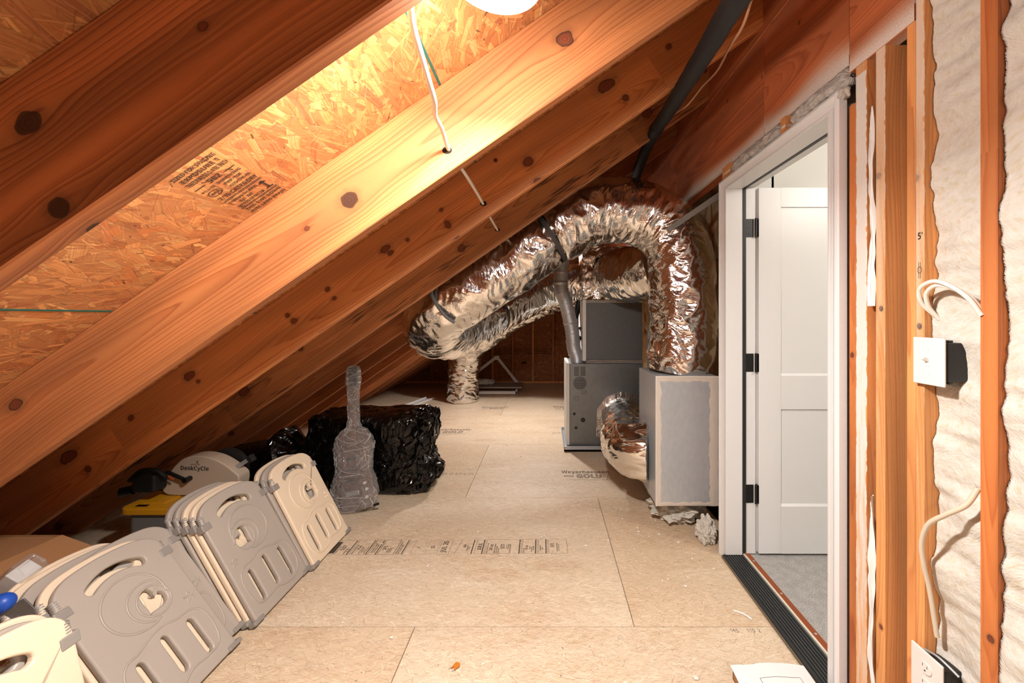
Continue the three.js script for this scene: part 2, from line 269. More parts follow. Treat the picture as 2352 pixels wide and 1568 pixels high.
// white primer on the face edge only (the edge lies at v = 0.089 to 0.127 of the section's girth), broken up by the grain
const edgeOnly = (u, v) => clamp(1 - Math.abs(v - 0.108 + 0.003 * n2(u * 9, 3)) / 0.0235 + 0.1 * n2(u * 30, v * 60)) > 0.12 ? 1 : 0;
const studTexW = lumberTex({ seed: 73, W: 1024, H: 256, len: 2.4, wid: 0.254, early: [216, 148, 88], late: [184, 104, 52], ring: 0.008, py: 0.1, pd: 0.05, knots: [{ u: 0.6, v: 0.02, r: 0.006 }, { u: 1.2, v: 0.05, r: 0.008 }, { u: 1.75, v: 0.06, r: 0.009 }], coat: (u, v) => edgeOnly(u, v) * clamp(0.5 + 0.7 * (u - 0.55) + 0.25 * n2(u * 5, v * 60) + 0.12 * n2(u * 60, v * 500)) });
const studTexH = lumberTex({ seed: 74, W: 1024, H: 256, len: 2.4, wid: 0.254, early: [216, 154, 94], late: [188, 112, 58], ring: 0.008, py: 0.1, pd: 0.05, knots: [{ u: 0.4, v: 0.1, r: 0.006 }, { u: 1.35, v: 0.1, r: 0.007, dark: 1 }, { u: 1.75, v: 0.11, r: 0.008 }], coat: (u, v) => edgeOnly(u, v) * clamp((u - 1.05 + 0.35 * n2(u * 2, v * 30)) * 1.1 + 0.15 * n2(u * 60, v * 500)) * 0.7 });
const MS = { a: wood(studTexA, { color: 0xe4dcd6 }), b: wood(studTexB), w: wood(studTexW, { roughness: 0.75 }), h: wood(studTexH, { roughness: 0.7 }) };
function stud(parent, mat, x0, x1, z0, z1, y0, y1, u0 = 0, name = 'stud') { // z given as distances in front of the camera
  const dx = Math.abs(x1 - x0), dz = Math.abs(z1 - z0), wide = Math.max(dx, dz), thin = Math.min(dx, dz);
  const g = lumber(y1 - y0, wide, thin, { texL: 2.4, texW: 0.254, u0: u0 + y0, v0: 0, c: 0.002 });
  g.rotateZ(Math.PI / 2); if (dx > dz) g.rotateY(0); else g.rotateY(Math.PI / 2);
  g.translate((x0 + x1) / 2, (y0 + y1) / 2, -(z0 + z1) / 2);
  return mesh(name, g, mat, parent);
}
const wallBack = struct('wall_back', 'far gable wall of strand board between pine studs');
for (let k = 0; k < 4; k++) { const x0 = -3.4 + 1.22 * k, x1 = Math.min(x0 + 1.217, 1.3); for (const [y0, y1] of [[0, 1.22], [1.223, 2.44], [2.443, 3.3]]) { const g = sheet(x1 - x0, 0.012, y1 - y0, { u0: k * 0.6 + y0, v0: y0 }); g.rotateX(Math.PI / 2); g.translate((x0 + x1) / 2, (y0 + y1) / 2, -8.096); mesh('sheathing_panel', g, M.osbFar, wallBack); } }
{ const g = lumber(4.3, 0.089, 0.038, { texL: 2.4, texW: 0.254 }); g.rotateX(Math.PI / 2); g.translate(-0.8, 0.019, -8.045); mesh('bottom_plate', g, MS.b, wallBack); }
for (let k = -6; k <= 2; k++) { const x = -0.27 + 0.4064 * k, top = Math.min(under(x) + 0.02, 3); if (top > 0.2) stud(wallBack, k % 2 ? MS.a : MS.b, x - 0.019, x + 0.019, 8.0, 8.089, 0.038, top, k * 0.21 + 2); }
const wallFront = struct('wall_front', 'strand board wall behind the camera');
{ const g = sheet(5.6, 0.012, 4, {}); g.rotateX(Math.PI / 2); g.translate(-1.2, 1.6, 2.16); mesh('sheathing_panel', g, M.osbFar, wallFront); }

// ------------------------------------------------------------------ right wall: header beam, studs, insulation, drywall behind
const wallRight = struct('wall_right', 'open stud wall with white fibreglass insulation and a plywood header beam');
const WX = 1.0, WD = 0.089;
// drywall of the room beyond (its face towards the attic is hidden by insulation), with the door opening left free
const DO = { z0: 1.372, z1: 2.215, h: 2.055 };
mesh('drywall', merge([box(WX + 0.14, WX + 0.153, 0, 3.3, 2.2, -DO.z0), box(WX + 0.14, WX + 0.153, 0, 3.3, -DO.z1, -2.36), box(WX + 0.3, WX + 0.313, 0, 3.3, -2.3, -8.2), box(WX + 0.14, WX + 0.153, DO.h, 3.3, -DO.z0, -DO.z1)]), M.whiteWall, wallRight);
// header boards; white paint overspray along the lower edge
const headCoat = (u, v) => { const h = 0.055 + 0.025 * n2(u * 1.7, 4); return clamp((1 - sstep(0.0, h * 1.9, v)) * 1.05 + 0.42 * (n2(u * 170, v * 520)) * (v < h * 2.2 ? 1 : 0) * (1 - v / (h * 2.2)) - 0.05); };
const headTex = lumberTex({ seed: 81, W: 2048, H: 512, len: 2.4, wid: 0.5, early: [188, 104, 60], late: [146, 70, 36], ring: 0.012, py: 0.2, pd: 0.12, mottle: 0.12, coat: headCoat, knots: [{ u: 1.1, v: 0.3, r: 0.009, ax: 0.6 }, { u: 1.3, v: 0.42, r: 0.007, ax: 0.6 }, { u: 1.75, v: 0.36, r: 0.009, ax: 0.6 }, { u: 0.6, v: 0.33, r: 0.008, ax: 0.6 }, { u: 2.1, v: 0.28, r: 0.008, ax: 0.6 }] });
const ledgTex = lumberTex({ seed: 82, W: 1024, H: 256, len: 2.4, wid: 0.3, early: [184, 104, 60], late: [138, 66, 34], ring: 0.011, py: 0.2, pd: 0.09 });
const headMat = wood(headTex, { roughness: 0.7 }), ledgMat = wood(ledgTex);
function headerBoard(name, mat, x0, x1, y0, y1, z0, z1, texL, texW, u0) { // long axis runs away from the camera, broad face towards the room
  const g = lumber(z1 - z0, y1 - y0, x1 - x0, { texL, texW, u0, c: 0.002 });
  g.rotateY(-Math.PI / 2); g.translate((x0 + x1) / 2, (y0 + y1) / 2, -(z0 + z1) / 2);
  return mesh(name, g, mat, wallRight);
}
for (const [a, b, u] of [[1.083, 1.314, 0.1], [1.317, 1.828, 0.35], [1.831, 3.05, 0.9], [3.053, 5.4, 0.2], [5.403, 8.08, 0]]) headerBoard('header_board', headMat, WX, WX + 0.044, a > 1.3 ? 2.16 : 2.13, 2.628, a, b, 2.4, 0.5, u);
for (const [a, b, u] of [[-2, 1.6, 0], [1.603, 4.2, 0.8], [4.203, 8.08, 0.4]]) headerBoard('ledger_board', ledgMat, WX - 0.005 + 0.0, WX + 0.04, 2.63, 3.0, a, b, 2.4, 0.3, u);
headerBoard('backing_board', ledgMat, WX + 0.046, WX + 0.085, 2.16, 3.2, 1.083, 8.08, 2.4, 0.3, 0);
// studs around the door and towards the camera: [far distance, near distance, material, top]
for (const [z1, z0, m, top, u] of [[1.3165, 1.2905, MS.a, 2.02, 0.1], [1.289, 1.245, MS.w, 2.13, 0.3], [1.2105, 1.1776, MS.h, 2.13, 0], [1.1064, 1.0805, MS.b, 2.13, 0.5], [1.0795, 1.0554, MS.h, 2.63, 0.05], [0.9196, 0.884, MS.a, 2.63, 0.7], [0.47, 0.432, MS.b, 2.63, 0.2], [0.06, 0.022, MS.a, 2.63, 0.4], [-0.35, -0.39, MS.b, 2.63, 0.6], [-0.76, -0.8, MS.a, 2.63, 0.1], [-1.6, -1.64, MS.a, 2.63, 0.1]])
  stud(wallRight, m, WX, WX + WD, z0, z1, 0.038, top, u);
for (const [z0, z1, x] of [[2.9, 2.938, WX + 0.21], [3.5, 3.538, WX + 0.21], [4.1, 4.138, WX + 0.21], [4.9, 4.938, WX + 0.21], [5.7, 5.738, WX + 0.21], [6.5, 6.538, WX + 0.21], [7.3, 7.338, WX + 0.21]]) stud(wallRight, MS.a, x, WX + 0.299, z0, z1, 0.0, 2.6, z0);
stud(wallRight, MS.a, WX + 0.02, WX + 0.109, 2.262, 2.3, 0.0, 2.16, 0.3);
{ const g = lumber(1.316 + 2.1, WD, 0.038, { texL: 2.4, texW: 0.254 }); g.rotateX(Math.PI / 2); g.rotateY(Math.PI / 2); g.translate(WX + WD / 2, 0.019, -(1.316 - 2.1) / 2); mesh('bottom_plate', g, MS.b, wallRight); }
// fibreglass batts: a displaced, ragged front over each stud bay
function batt(z0, z1, y0, y1, xf, { amp = 0.016, folds = [], seed = 0, edge = 0.012, back = WX + 0.135, ny = 150, nz = 26 } = {}) {
  const pos = [], uv = [], idx = [];
  for (let i = 0; i <= ny; i++) for (let j = 0; j <= nz; j++) {
    const y = lerp(y0, y1, i / ny), t = j / nz, z = lerp(z0, z1, t);
    let h = amp * (n3(y * 3.2, z * 6, seed) * 0.6 + n3(y * 8, z * 12, seed + 5) * 0.35 + n3(y * 30, z * 40, seed + 8) * 0.07 + n3(y * 90, z * 90, seed + 3) * 0.04);
    for (const f of folds) { const d = y - f[0] - 0.25 * (z - z0) * (f[2] ?? 0) - 0.012 * n2(z * 30, f[0]); h -= f[1] * Math.exp(-Math.abs(d) / 0.012) + 0.6 * f[1] * Math.exp(-((d / 0.05) ** 2)); }
    const e = Math.min(t, 1 - t) * (z1 - z0), roll = Math.sqrt(clamp(1 - (1 - clamp(e / 0.03)) ** 2)), te = Math.min(i, ny - i) / ny * (y1 - y0), rt = Math.sqrt(clamp(1 - (1 - clamp(te / 0.02)) ** 2));
    const rag = edge * (n3(y * 6, z * 5, seed + 31) * 0.7 + n3(y * 19, z * 5, seed + 37) * 0.28 + n3(y * 60, z * 5, seed + 39) * 0.05);
    const x = lerp(xf + 0.03 + rag, xf - h + rag * (1 - roll), roll * rt);
    pos.push(x, y, -z); uv.push(z * 2.2, y * 2.2);
  }
  for (let i = 0; i < ny; i++) for (let j = 0; j < nz; j++) { const a = i * (nz + 1) + j, b = a + nz + 1; idx.push(a, b, a + 1, b, b + 1, a + 1); }
  // back and sides close the batt
  const rim = []; for (let j = 0; j <= nz; j++) rim.push(j); for (let i = 1; i <= ny; i++) rim.push(i * (nz + 1) + nz); for (let j = nz - 1; j >= 0; j--) rim.push(ny * (nz + 1) + j); for (let i = ny - 1; i > 0; i--) rim.push(i * (nz + 1));
  const k0 = pos.length / 3; for (const r of rim) { pos.push(back, pos[r * 3 + 1], pos[r * 3 + 2]); uv.push(uv[r * 2], uv[r * 2 + 1]); }
  for (let i = 0; i < rim.length; i++) { const a = rim[i], b = rim[(i + 1) % rim.length], c = k0 + i, d = k0 + (i + 1) % rim.length; idx.push(a, b, c, b, d, c); }
  const g = new THREE.BufferGeometry(); g.setAttribute('position', new THREE.Float32BufferAttribute(pos, 3)); g.setAttribute('uv', new THREE.Float32BufferAttribute(uv, 2)); g.setIndex(idx); g.computeVertexNormals(); return g;
}
mesh('insulation_batt', batt(1.0545, 0.9205, 0.04, 2.62, WX - 0.002, { amp: 0.026, seed: 1, edge: 0.02, folds: [[0.835, 0.05, 1], [0.69, 0.045, -1], [0.45, 0.02], [1.5, 0.02, 1], [1.04, 0.03], [2.05, 0.02]], ny: 330, nz: 34 }), M.wool, wallRight);
mesh('insulation_batt', batt(0.883, 0.471, 0.04, 2.62, WX - 0.016, { amp: 0.034, seed: 2, edge: 0.026, folds: [[0.73, 0.07, 0.4], [1.06, 0.05, -0.2], [1.28, 0.03, 0.2], [1.5, 0.03, 0.3], [1.9, 0.03]], ny: 330, nz: 60 }), M.wool, wallRight);
for (const [a, b] of [[0.431, 0.061], [0.021, -0.349], [-0.391, -0.759], [-0.801, -1.599]]) mesh('insulation_batt', batt(a, b, 0.04, 2.62, WX + 0.01, { seed: a, ny: 40 }), M.wool, wallRight);
mesh('insulation_batt', batt(1.177, 1.107, 0.04, 2.12, WX + 0.072, { amp: 0.008, seed: 4, ny: 60, nz: 8 }), M.wool, wallRight);
mesh('insulation_batt', batt(1.2445, 1.211, 0.04, 2.0, WX + 0.03, { amp: 0.012, seed: 5, ny: 200, nz: 10, edge: 0.014, folds: [[1.2, 0.015], [0.7, 0.012], [0.45, 0.02]] }), M.wool, wallRight);
const woolTan = std({ map: woolTex, color: 0xe0c8a4, roughness: 1, bumpMap: woolBump, bumpScale: 0.004 });
for (const [a, b, s] of [[2.301, 2.899, 6], [2.939, 3.499, 7], [3.539, 4.099, 8], [4.139, 4.899, 9], [4.939, 5.699, 10], [5.739, 6.499, 11], [6.539, 7.299, 12], [7.339, 8.0, 13]]) mesh('insulation_batt', batt(a, b, 0.01, 2.6, WX + 0.2, { amp: 0.035, seed: s, ny: 130, nz: 30, back: WX + 0.298, folds: [[0.5, 0.02], [1.15, 0.03], [1.75, 0.03]] }), woolTan, wallRight);

// ------------------------------------------------------------------ lamps on the sheathing
function ceilingLight(x, y, d, back, power, label) { // a lampholder with a shallow opal lens on a block screwed to a rafter
  const t = thing('ceiling_light', label, 'light', [x, y, -d], 'round lamps between the rafters');
  t.rotation.z = Math.PI - 0.15;                             // local +y points into the room
  const base = new THREE.LatheGeometry([[0, 0], [0.094, 0], [0.099, 0.004], [0.1, 0.016], [0.095, 0.026], [0.062, 0.03], [0, 0.03]].map(([r, q]) => new THREE.Vector2(r, q)), 64);
  mesh('base', base, M.white, t);
  const lens = new THREE.LatheGeometry([[0.064, 0.028], [0.0645, 0.038], [0.06, 0.048], [0.045, 0.055], [0.022, 0.059], [0, 0.06]].map(([r, q]) => new THREE.Vector2(r, q)), 64);
  mesh('lens', lens, std({ color: 0xffffff, emissive: LAMP_COLOR, emissiveIntensity: 4, roughness: 0.5 }), t);
  const blk = rbox(-0.05, 0.05, -0.045, -0.001, -0.05, back, 0.003); mesh('mounting_block', blk, MS.b, t);
  const r = new THREE.RectAreaLight(LAMP_COLOR, power * 110, 0.1, 0.1); r.position.set(0, 0.063, 0); r.rotation.x = Math.PI / 2; r.name = 'lamp_face_light'; t.add(r);
  const l = new THREE.PointLight(LAMP_COLOR, power * 0.15, 0, 2); l.position.set(0, 0.1, 0); l.castShadow = true; l.shadow.radius = 2.2; l.shadow.mapSize.set(2048, 2048); l.shadow.bias = -0.001;
  l.name = 'lamp_light'; t.add(l);
  return t;
}
ceilingLight(-0.098, 1.995, 0.752, 0.1, LAMP_POWER, 'round white lamp between the two nearest rafters, glowing');
ceilingLight(-0.2, 1.93, 5.03, 0.11, FAR_POWER, 'round lamp above the furnace, hidden behind the foil duct');
ceilingLight(-0.1, 2.02, -1.7, 0.1, REAR_POWER, 'round lamp on a rafter behind the camera');

// ------------------------------------------------------------------ door and frame
const door = new THREE.Group(); door.name = 'door_1'; door.userData = { kind: 'structure', label: 'white two panel door standing open in a white frame', category: 'door' }; scene.add(door);
// brick mould casing: profile across the width (a) and out of the wall (b), mitred at the head
function casing(pts) { // pts: outline corners in (d, y): outer path; profile offsets run inwards
  const prof = [[0, 0], [0, 0.026], [0.004, 0.031], [0.013, 0.033], [0.016, 0.029], [0.024, 0.024], [0.031, 0.021], [0.036, 0.0195], [0.04, 0.017], [0.041, 0.0]];
  const rows = pts.map(([d, y, sd, sy]) => prof.map(([a, b]) => [WX + 0.003 - b, y + sy * a, -(d + sd * a)]));
  const pos = [], idx = [];
  for (let i = 0; i + 1 < rows.length; i++) for (let k = 0; k + 1 < prof.length; k++) { const q = [rows[i][k], rows[i][k + 1], rows[i + 1][k + 1], rows[i + 1][k]]; for (const m of [0, 1, 2, 0, 2, 3]) pos.push(...q[m]); }
  const g = new THREE.BufferGeometry(); g.setAttribute('position', new THREE.Float32BufferAttribute(pos, 3)); g.computeVertexNormals();
  g.setAttribute('uv', new THREE.Float32BufferAttribute(new Float32Array(pos.length / 3 * 2), 2)); return g;
}
const CT = 2.085;
mesh('casing_leg', casing([[1.329, 0, 1, 0], [1.329, CT, 1, -1]]), M.white, door);
mesh('casing_head', casing([[1.329, CT, 1, -1], [2.252, CT, -1, -1]]), M.white, door);
mesh('casing_leg', casing([[2.252, CT, -1, -1], [2.252, 0, -1, 0]]), M.white, door);
const J0 = 1.385, J1 = 2.2, JH = 2.043;
mesh('jamb', merge([rbox(0.985, 1.155, 0.02, JH, -J1, -J1 - 0.014, 0.0015), rbox(0.985, 1.077, 0.02, JH - 0.012, -J1 + 0.012, -J1, 0.002)]), M.white, door);
mesh('jamb', merge([rbox(0.985, 1.155, 0.02, JH, -J0, -J0 + 0.014, 0.0015), rbox(0.985, 1.077, 0.02, JH - 0.012, -J0 - 0.012, -J0, 0.002)]), M.white, door);
mesh('head_jamb', merge([rbox(0.985, 1.155, JH, JH + 0.012, -J0 + 0.014, -J1 - 0.014, 0.0015), rbox(0.985, 1.077, JH - 0.012, JH, -J0, -J1, 0.002)]), M.white, door);
mesh('weatherstrip', merge([rbox(1.077, 1.097, 0.03, JH - 0.004, -J1 + 0.013, -J1, 0.003), rbox(1.077, 1.097, 0.03, JH - 0.004, -J0 - 0.013, -J0, 0.003), rbox(1.077, 1.097, JH - 0.013, JH, -J0, -J1, 0.003)]), M.rubber, door);
// room-side casing
mesh('inner_casing', merge([rbox(1.153, 1.168, 0, 2.11, -1.32, -1.378, 0.003), rbox(1.153, 1.168, 0, 2.11, -2.212, -2.28, 0.003), rbox(1.153, 1.168, 2.05, 2.115, -1.32, -2.28, 0.003)]), M.white, door);
// slab, standing square into the room beyond
{
  const a = 1.166, b = 1.979, n = -2.186, f = -2.23, y0 = 0.028, y1 = 2.036;
  const slab = mesh('slab', merge([rbox(a, a + 0.122, y0, y1, f, n, 0.0015), rbox(b - 0.122, b, y0, y1, f, n, 0.0015), box(a + 0.122, b - 0.122, 1.93, y1, f, n), box(a + 0.122, b - 0.122, 0.82, 1.004, f, n), box(a + 0.122, b - 0.122, y0, 0.287, f, n)]), M.white, door);
  const bev = (y0, y1) => { const x0 = a + 0.122, x1 = b - 0.122, r = 0.009, e = 0.012, z = n - r; return merge([box(x0, x1, y0, y1, f + r, z)]); };
  mesh('recessed_panel', bev(1.004, 1.93), M.white, slab); mesh('recessed_panel', bev(0.287, 0.82), M.white, slab);
  for (const y of [1.004, 0.287]) { const sh = new THREE.Shape(); sh.moveTo(0, 0); sh.lineTo(0.009, 0); sh.lineTo(0, 0.012); sh.closePath(); const g = new THREE.ExtrudeGeometry(sh, { depth: b - a - 0.244, bevelEnabled: false }); g.rotateY(-Math.PI / 2); g.translate(b - 0.122, y, n - 0.009); mesh('panel_bevel', g, M.white, slab); }
  for (const y of [1.817, 1.075, 0.352]) {
    const shp = (w, h, r) => { const s = new THREE.Shape(); s.moveTo(0, -h / 2); s.lineTo(w - r, -h / 2); s.quadraticCurveTo(w, -h / 2, w, -h / 2 + r); s.lineTo(w, h / 2 - r); s.quadraticCurveTo(w, h / 2, w - r, h / 2); s.lineTo(0, h / 2); return new THREE.ExtrudeGeometry(s, { depth: 0.0025, bevelEnabled: false }); };
    const l1 = shp(0.048, 0.1, 0.012); l1.scale(-1, 1, 1); l1.index ?? 0; const p = l1.attributes.position; // mirrored: restore winding
    for (let i = 0; i < p.count; i += 3) for (const at of Object.values(l1.attributes)) { const s = at.itemSize, A = at.array; for (let k = 0; k < s; k++) { const t = A[(i + 1) * s + k]; A[(i + 1) * s + k] = A[(i + 2) * s + k]; A[(i + 2) * s + k] = t; } }
    l1.computeVertexNormals(); l1.translate(1.142, y, -J1 + 0.0005);
    const l2 = shp(0.04, 0.1, 0.012); l2.rotateY(Math.PI / 2); l2.translate(1.163, y, -2.184);
    const h = mesh('hinge', merge([l1, l2, cyl(V(1.152, y - 0.052, -2.189), V(1.152, y + 0.052, -2.189), 0.0065, 12), ...[-0.03, 0, 0.03].map((q) => cyl(V(1.118, y + q, -2.1975), V(1.118, y + q, -2.1955), 0.0035, 10))]), M.black, door, 'black butt hinge');
  }
}
// threshold: ribbed black sill, pale strip, screwed wooden saddle
{
  const z0 = -J0, z1 = -J1, list = [rbox(0.972, 1.084, 0.001, 0.017, z0, z1, 0.003)];
  const th = mesh('threshold', merge(list), M.rubber, door, 'black ribbed door threshold');
  mesh('tread_rib', merge(Array.from({ length: 7 }, (_, k) => rbox(0.991 + k * 0.0132, 0.998 + k * 0.0132, 0.016, 0.0215, z0, z1, 0.0015, 1))), std({ color: 0x313232, roughness: 0.42 }), th);
  mesh('sill_lip', rbox(0.9665, 0.9725, 0.001, 0.012, z0, z1, 0.002), std({ color: 0x6f6250, roughness: 0.6 }), th);
  mesh('pale_strip', rbox(1.0845, 1.0935, 0.001, 0.0235, z0, z1, 0.001), std({ color: 0xd8d2c0, roughness: 0.6 }), door);
  const sad = lumber(J1 - J0, 0.031, 0.02, { texL: 2.4, texW: 0.089 }); sad.rotateX(Math.PI / 2); sad.rotateY(Math.PI / 2); sad.translate(1.1085, 0.012, -(J0 + J1) / 2);
  const sm = mesh('wood_saddle', sad, wood(studTexA, { color: 0xb79a8a }), door, 'brown wooden saddle strip with screw heads');
  for (const d of [2.13, 1.88, 1.64, 1.45]) mesh('screw_head', cyl(V(1.109, 0.0205, -d), V(1.109, 0.0235, -d), 0.0055, 14), M.steel, sm);
}

// ------------------------------------------------------------------ the room beyond the door
const wallRoom = struct('wall_room', 'white painted walls of the carpeted room beyond the door');
mesh('painted_wall', merge([box(1.153, 4.2, 0, 2.5, 0.35, 0.3), box(1.153, 4.2, 0, 2.5, -2.3, -2.35), box(4.15, 4.2, 0, 2.5, 0.3, -2.3)]), M.whiteWall, wallRoom);
const floorRoom = struct('floor_room', 'grey speckled carpet beyond the door'); floorRoom.userData.category = 'carpet';
{ const g = new THREE.BoxGeometry(3.05, 0.02, 2.65); const uv = g.attributes.uv, p = g.attributes.position; for (let i = 0; i < uv.count; i++) uv.setXY(i, p.getX(i) * 1.25, p.getZ(i) * 1.25); g.translate(1.125 + 1.525, 0.004, -1.0); mesh('carpet', g, M.carpet, floorRoom); }
const ceilRoom = struct('ceiling_room', 'white ceiling of the room beyond the door'); ceilRoom.userData.category = 'ceiling';
mesh('plaster', box(1.153, 4.2, 2.46, 2.5, 0.3, -2.3), M.whiteWall, ceilRoom);
{
  const t = thing('globe_light', 'round globe lamp in the room beyond the door', 'light', [2.25, 2.46, -1.0]);
  mesh('canopy', cyl(V(0, 0, 0), V(0, -0.04, 0), 0.07, 32), M.white, t);
  mesh('globe', new THREE.SphereGeometry(0.13, 32, 20).translate(0, -0.16, 0), std({ color: 0xffffff, emissive: 0xfff6ea, emissiveIntensity: 1.5 }), t);
  const l = new THREE.PointLight(0xfff6ec, ROOM_POWER, 0, 2); l.position.set(0, -0.16, 0); l.castShadow = true; l.shadow.radius = 6; l.name = 'globe_lamp'; t.add(l);
}

// ------------------------------------------------------------------ furnace, coil cabinet, plenums
function disc(x, y, z, r, seg = 20, dep = 0.004) { return cyl(V(x, y, z - dep), V(x, y, z + 0.0008), r, seg); }
const FZ = -3.97;
const furnace = thing('furnace', 'grey galvanised furnace cabinet with louvres and round knockouts standing in a metal pan', 'furnace', [0, 0, 0]);
mesh('cabinet', rbox(0.232, 0.96, 0.035, 0.862, -4.5, FZ, 0.006), std({ map: steelTex, color: 0xb0b0ac, metalness: 0.8, roughness: 0.42 }), furnace);
mesh('front_panel', merge([rbox(0.2, 0.2315, 0.05, 0.868, -4.5, FZ - 0.002, 0.004)]), std({ color: 0xd9d6cf, roughness: 0.45 }), furnace, 'pale enamel front panel');
{
  const q = (px, py) => P(px, py, 3.97), slots = [];
  for (let c = 0; c < 2; c++) for (let r = 0; r < 7; r++) { const a = q(1318.5 + c * 14.5, 842 + r * 3.1), b = q(1330.5 + c * 14.5, 843.7 + r * 3.1); slots.push(rbox(a.x, b.x, b.y, a.y, FZ - 0.004, FZ + 0.001, 0.002, 1)); }
  mesh('louvre', merge(slots), M.black, furnace, 'two columns of black louvre slots');
  const c = q(1332, 879.5), R = 14 * 3.97 / F, bars = [];
  for (let r = -5; r <= 5; r++) { const y = c.y + r * R / 6, w = Math.sqrt(R * R * 0.92 - (y - c.y) ** 2); bars.push(rbox(c.x - w, c.x + w, y - R / 22, y + R / 22, FZ - 0.004, FZ + 0.001, 0.001, 1)); }
  const ring = new THREE.TorusGeometry(R * 1.04, 0.0018, 6, 48); ring.translate(c.x, c.y, FZ + 0.0005);
  mesh('round_grille', merge([...bars, ring]), M.black, furnace, 'round grille of black slots');
  for (const [px, py, r] of [[1319, 950, 3.4], [1339, 964, 5.4], [1323, 982, 3.4]]) { const p = q(px, py); mesh('pipe_hole', disc(p.x, p.y, FZ, r * 3.97 / F), M.black, furnace); }
  for (const [px, py] of [[1342, 900], [1324, 915]]) { const p = q(px, py), t = new THREE.TorusGeometry(4.4 * 3.97 / F, 0.0014, 6, 32); t.translate(p.x, p.y, FZ + 0.0005); mesh('knockout', t, M.black, furnace); }
  for (const [px, py] of [[1312, 850], [1312, 930], [1312, 1010], [1350, 925], [1360, 1000], [1400, 870], [1450, 880]]) { const p = q(px, py); mesh('screw', cyl(V(p.x, p.y, FZ - 0.002), V(p.x, p.y, FZ + 0.003), 0.005, 8), M.steelDark, furnace); }
}
const pan = thing('drain_pan', 'shallow galvanised drain pan under the furnace', 'pan', [0, 0, 0]);
{
  const x0 = 0.175, x1 = 1.02, z0 = -4.62, z1 = -3.925, t = 0.004, h = 0.05;
  mesh('tray', merge([box(x0, x1, 0.001, 0.02, z0, z1), box(x0, x0 + t, 0.001, h, z0, z1), box(x1 - t, x1, 0.001, h, z0, z1), box(x0, x1, 0.001, h, z1 - t, z1), box(x0, x1, 0.001, h, z0, z0 + t)]), M.steel, pan);
  mesh('rolled_rim', merge([cyl(V(x0, h, z1), V(x1, h, z1), 0.005, 8), cyl(V(x0, h, z0), V(x0, h, z1), 0.005, 8), cyl(V(x0, h, z0), V(x1, h, z0), 0.005, 8)]), M.steel, pan);
}
const coil = thing('coil_cabinet', 'tall grey sheet metal coil cabinet standing on the furnace', 'cabinet', [0, 0, 0]);
mesh('cabinet', rbox(0.402, 0.962, 0.892, 1.492, -4.5, -4.0, 0.005), std({ map: steelTex, color: 0x8e8d8a, metalness: 0.5, roughness: 0.55 }), coil);
mesh('front_panel', rbox(0.363, 0.401, 0.885, 1.5, -4.5, -4.0, 0.005), std({ color: 0xe3e1dc, roughness: 0.5 }), coil, 'white front panel of the coil cabinet');
mesh('foil_tape', rbox(0.395, 0.968, 0.864, 0.9, -4.502, -3.996, 0.001, 1), M.foilTape, coil, 'silver tape band round the lower seam'); mesh('foil_tape', rbox(0.398, 0.966, 1.47, 1.5, -4.502, -3.997, 0.001, 1), M.foilTape, coil, 'silver tape band round the upper seam');
mesh('drain_stub', cyl(V(0.36, 1.21, -4.1), V(0.29, 1.21, -4.1), 0.014, 12), M.black, coil); mesh('drain_stub', cyl(V(0.36, 1.12, -4.1), V(0.27, 1.12, -4.1), 0.008, 10), M.black, coil);

// crumpled foil: accordion folds across the run, sharp creases
function foilDuct(pts, r, { nu = 260, na = 80, seed = 0, amp = 0.085, pinch = [], ends = 0.03, tens = 0.5 } = {}) {
  return sweep(pts, (u, a, s) => {
    const ca = Math.cos(a), sa = Math.sin(a);
    const tw = s + 0.05 * n3(ca * 1.3, sa * 1.3, s * 2 + seed); let w = (1 - Math.abs(n3(tw * 5 + seed, ca * 0.9, sa * 0.9))) * 0.55 + (1 - Math.abs(n3(tw * 15 + seed * 3, ca * 1.6, sa * 1.6))) * 0.3 + (1 - Math.abs(n3(tw * 38, ca * 2.4 + seed, sa * 2.4))) * 0.06;
    let k = 1 + amp * (w - 0.78) + 0.035 * n3(s * 2.2 + seed, ca, sa);
    for (const [p, width, depth] of pinch) k -= depth * Math.exp(-(((u - p) / width) ** 2));
    const e = Math.min(u, 1 - u); if (e < ends) k *= 0.9 + 0.1 * e / ends;
    return r * k;
  }, nu, na, { tension: tens });
}
function strap(parent, name, curvePts, u, r, w, mat, tens = 0.5) { // band round a duct at parameter u
  const c = new THREE.CatmullRomCurve3(curvePts, false, 'catmullrom', tens), p = c.getPointAt(u), t = c.getTangentAt(u);
  const g = new THREE.CylinderGeometry(r, r, w, 48, 1, true), g2 = new THREE.CylinderGeometry(r - 0.003, r - 0.003, w, 48, 1, true);
  const m = merge([g, g2]); m.applyQuaternion(new THREE.Quaternion().setFromUnitVectors(V(0, 1, 0), t)); m.translate(p.x, p.y, p.z);
  mat.side = THREE.DoubleSide; return mesh(name, m, mat, parent);
}
const plenum = thing('supply_plenum', 'foil wrapped supply plenum on top of the coil cabinet', 'plenum', [0, 0, 0]);
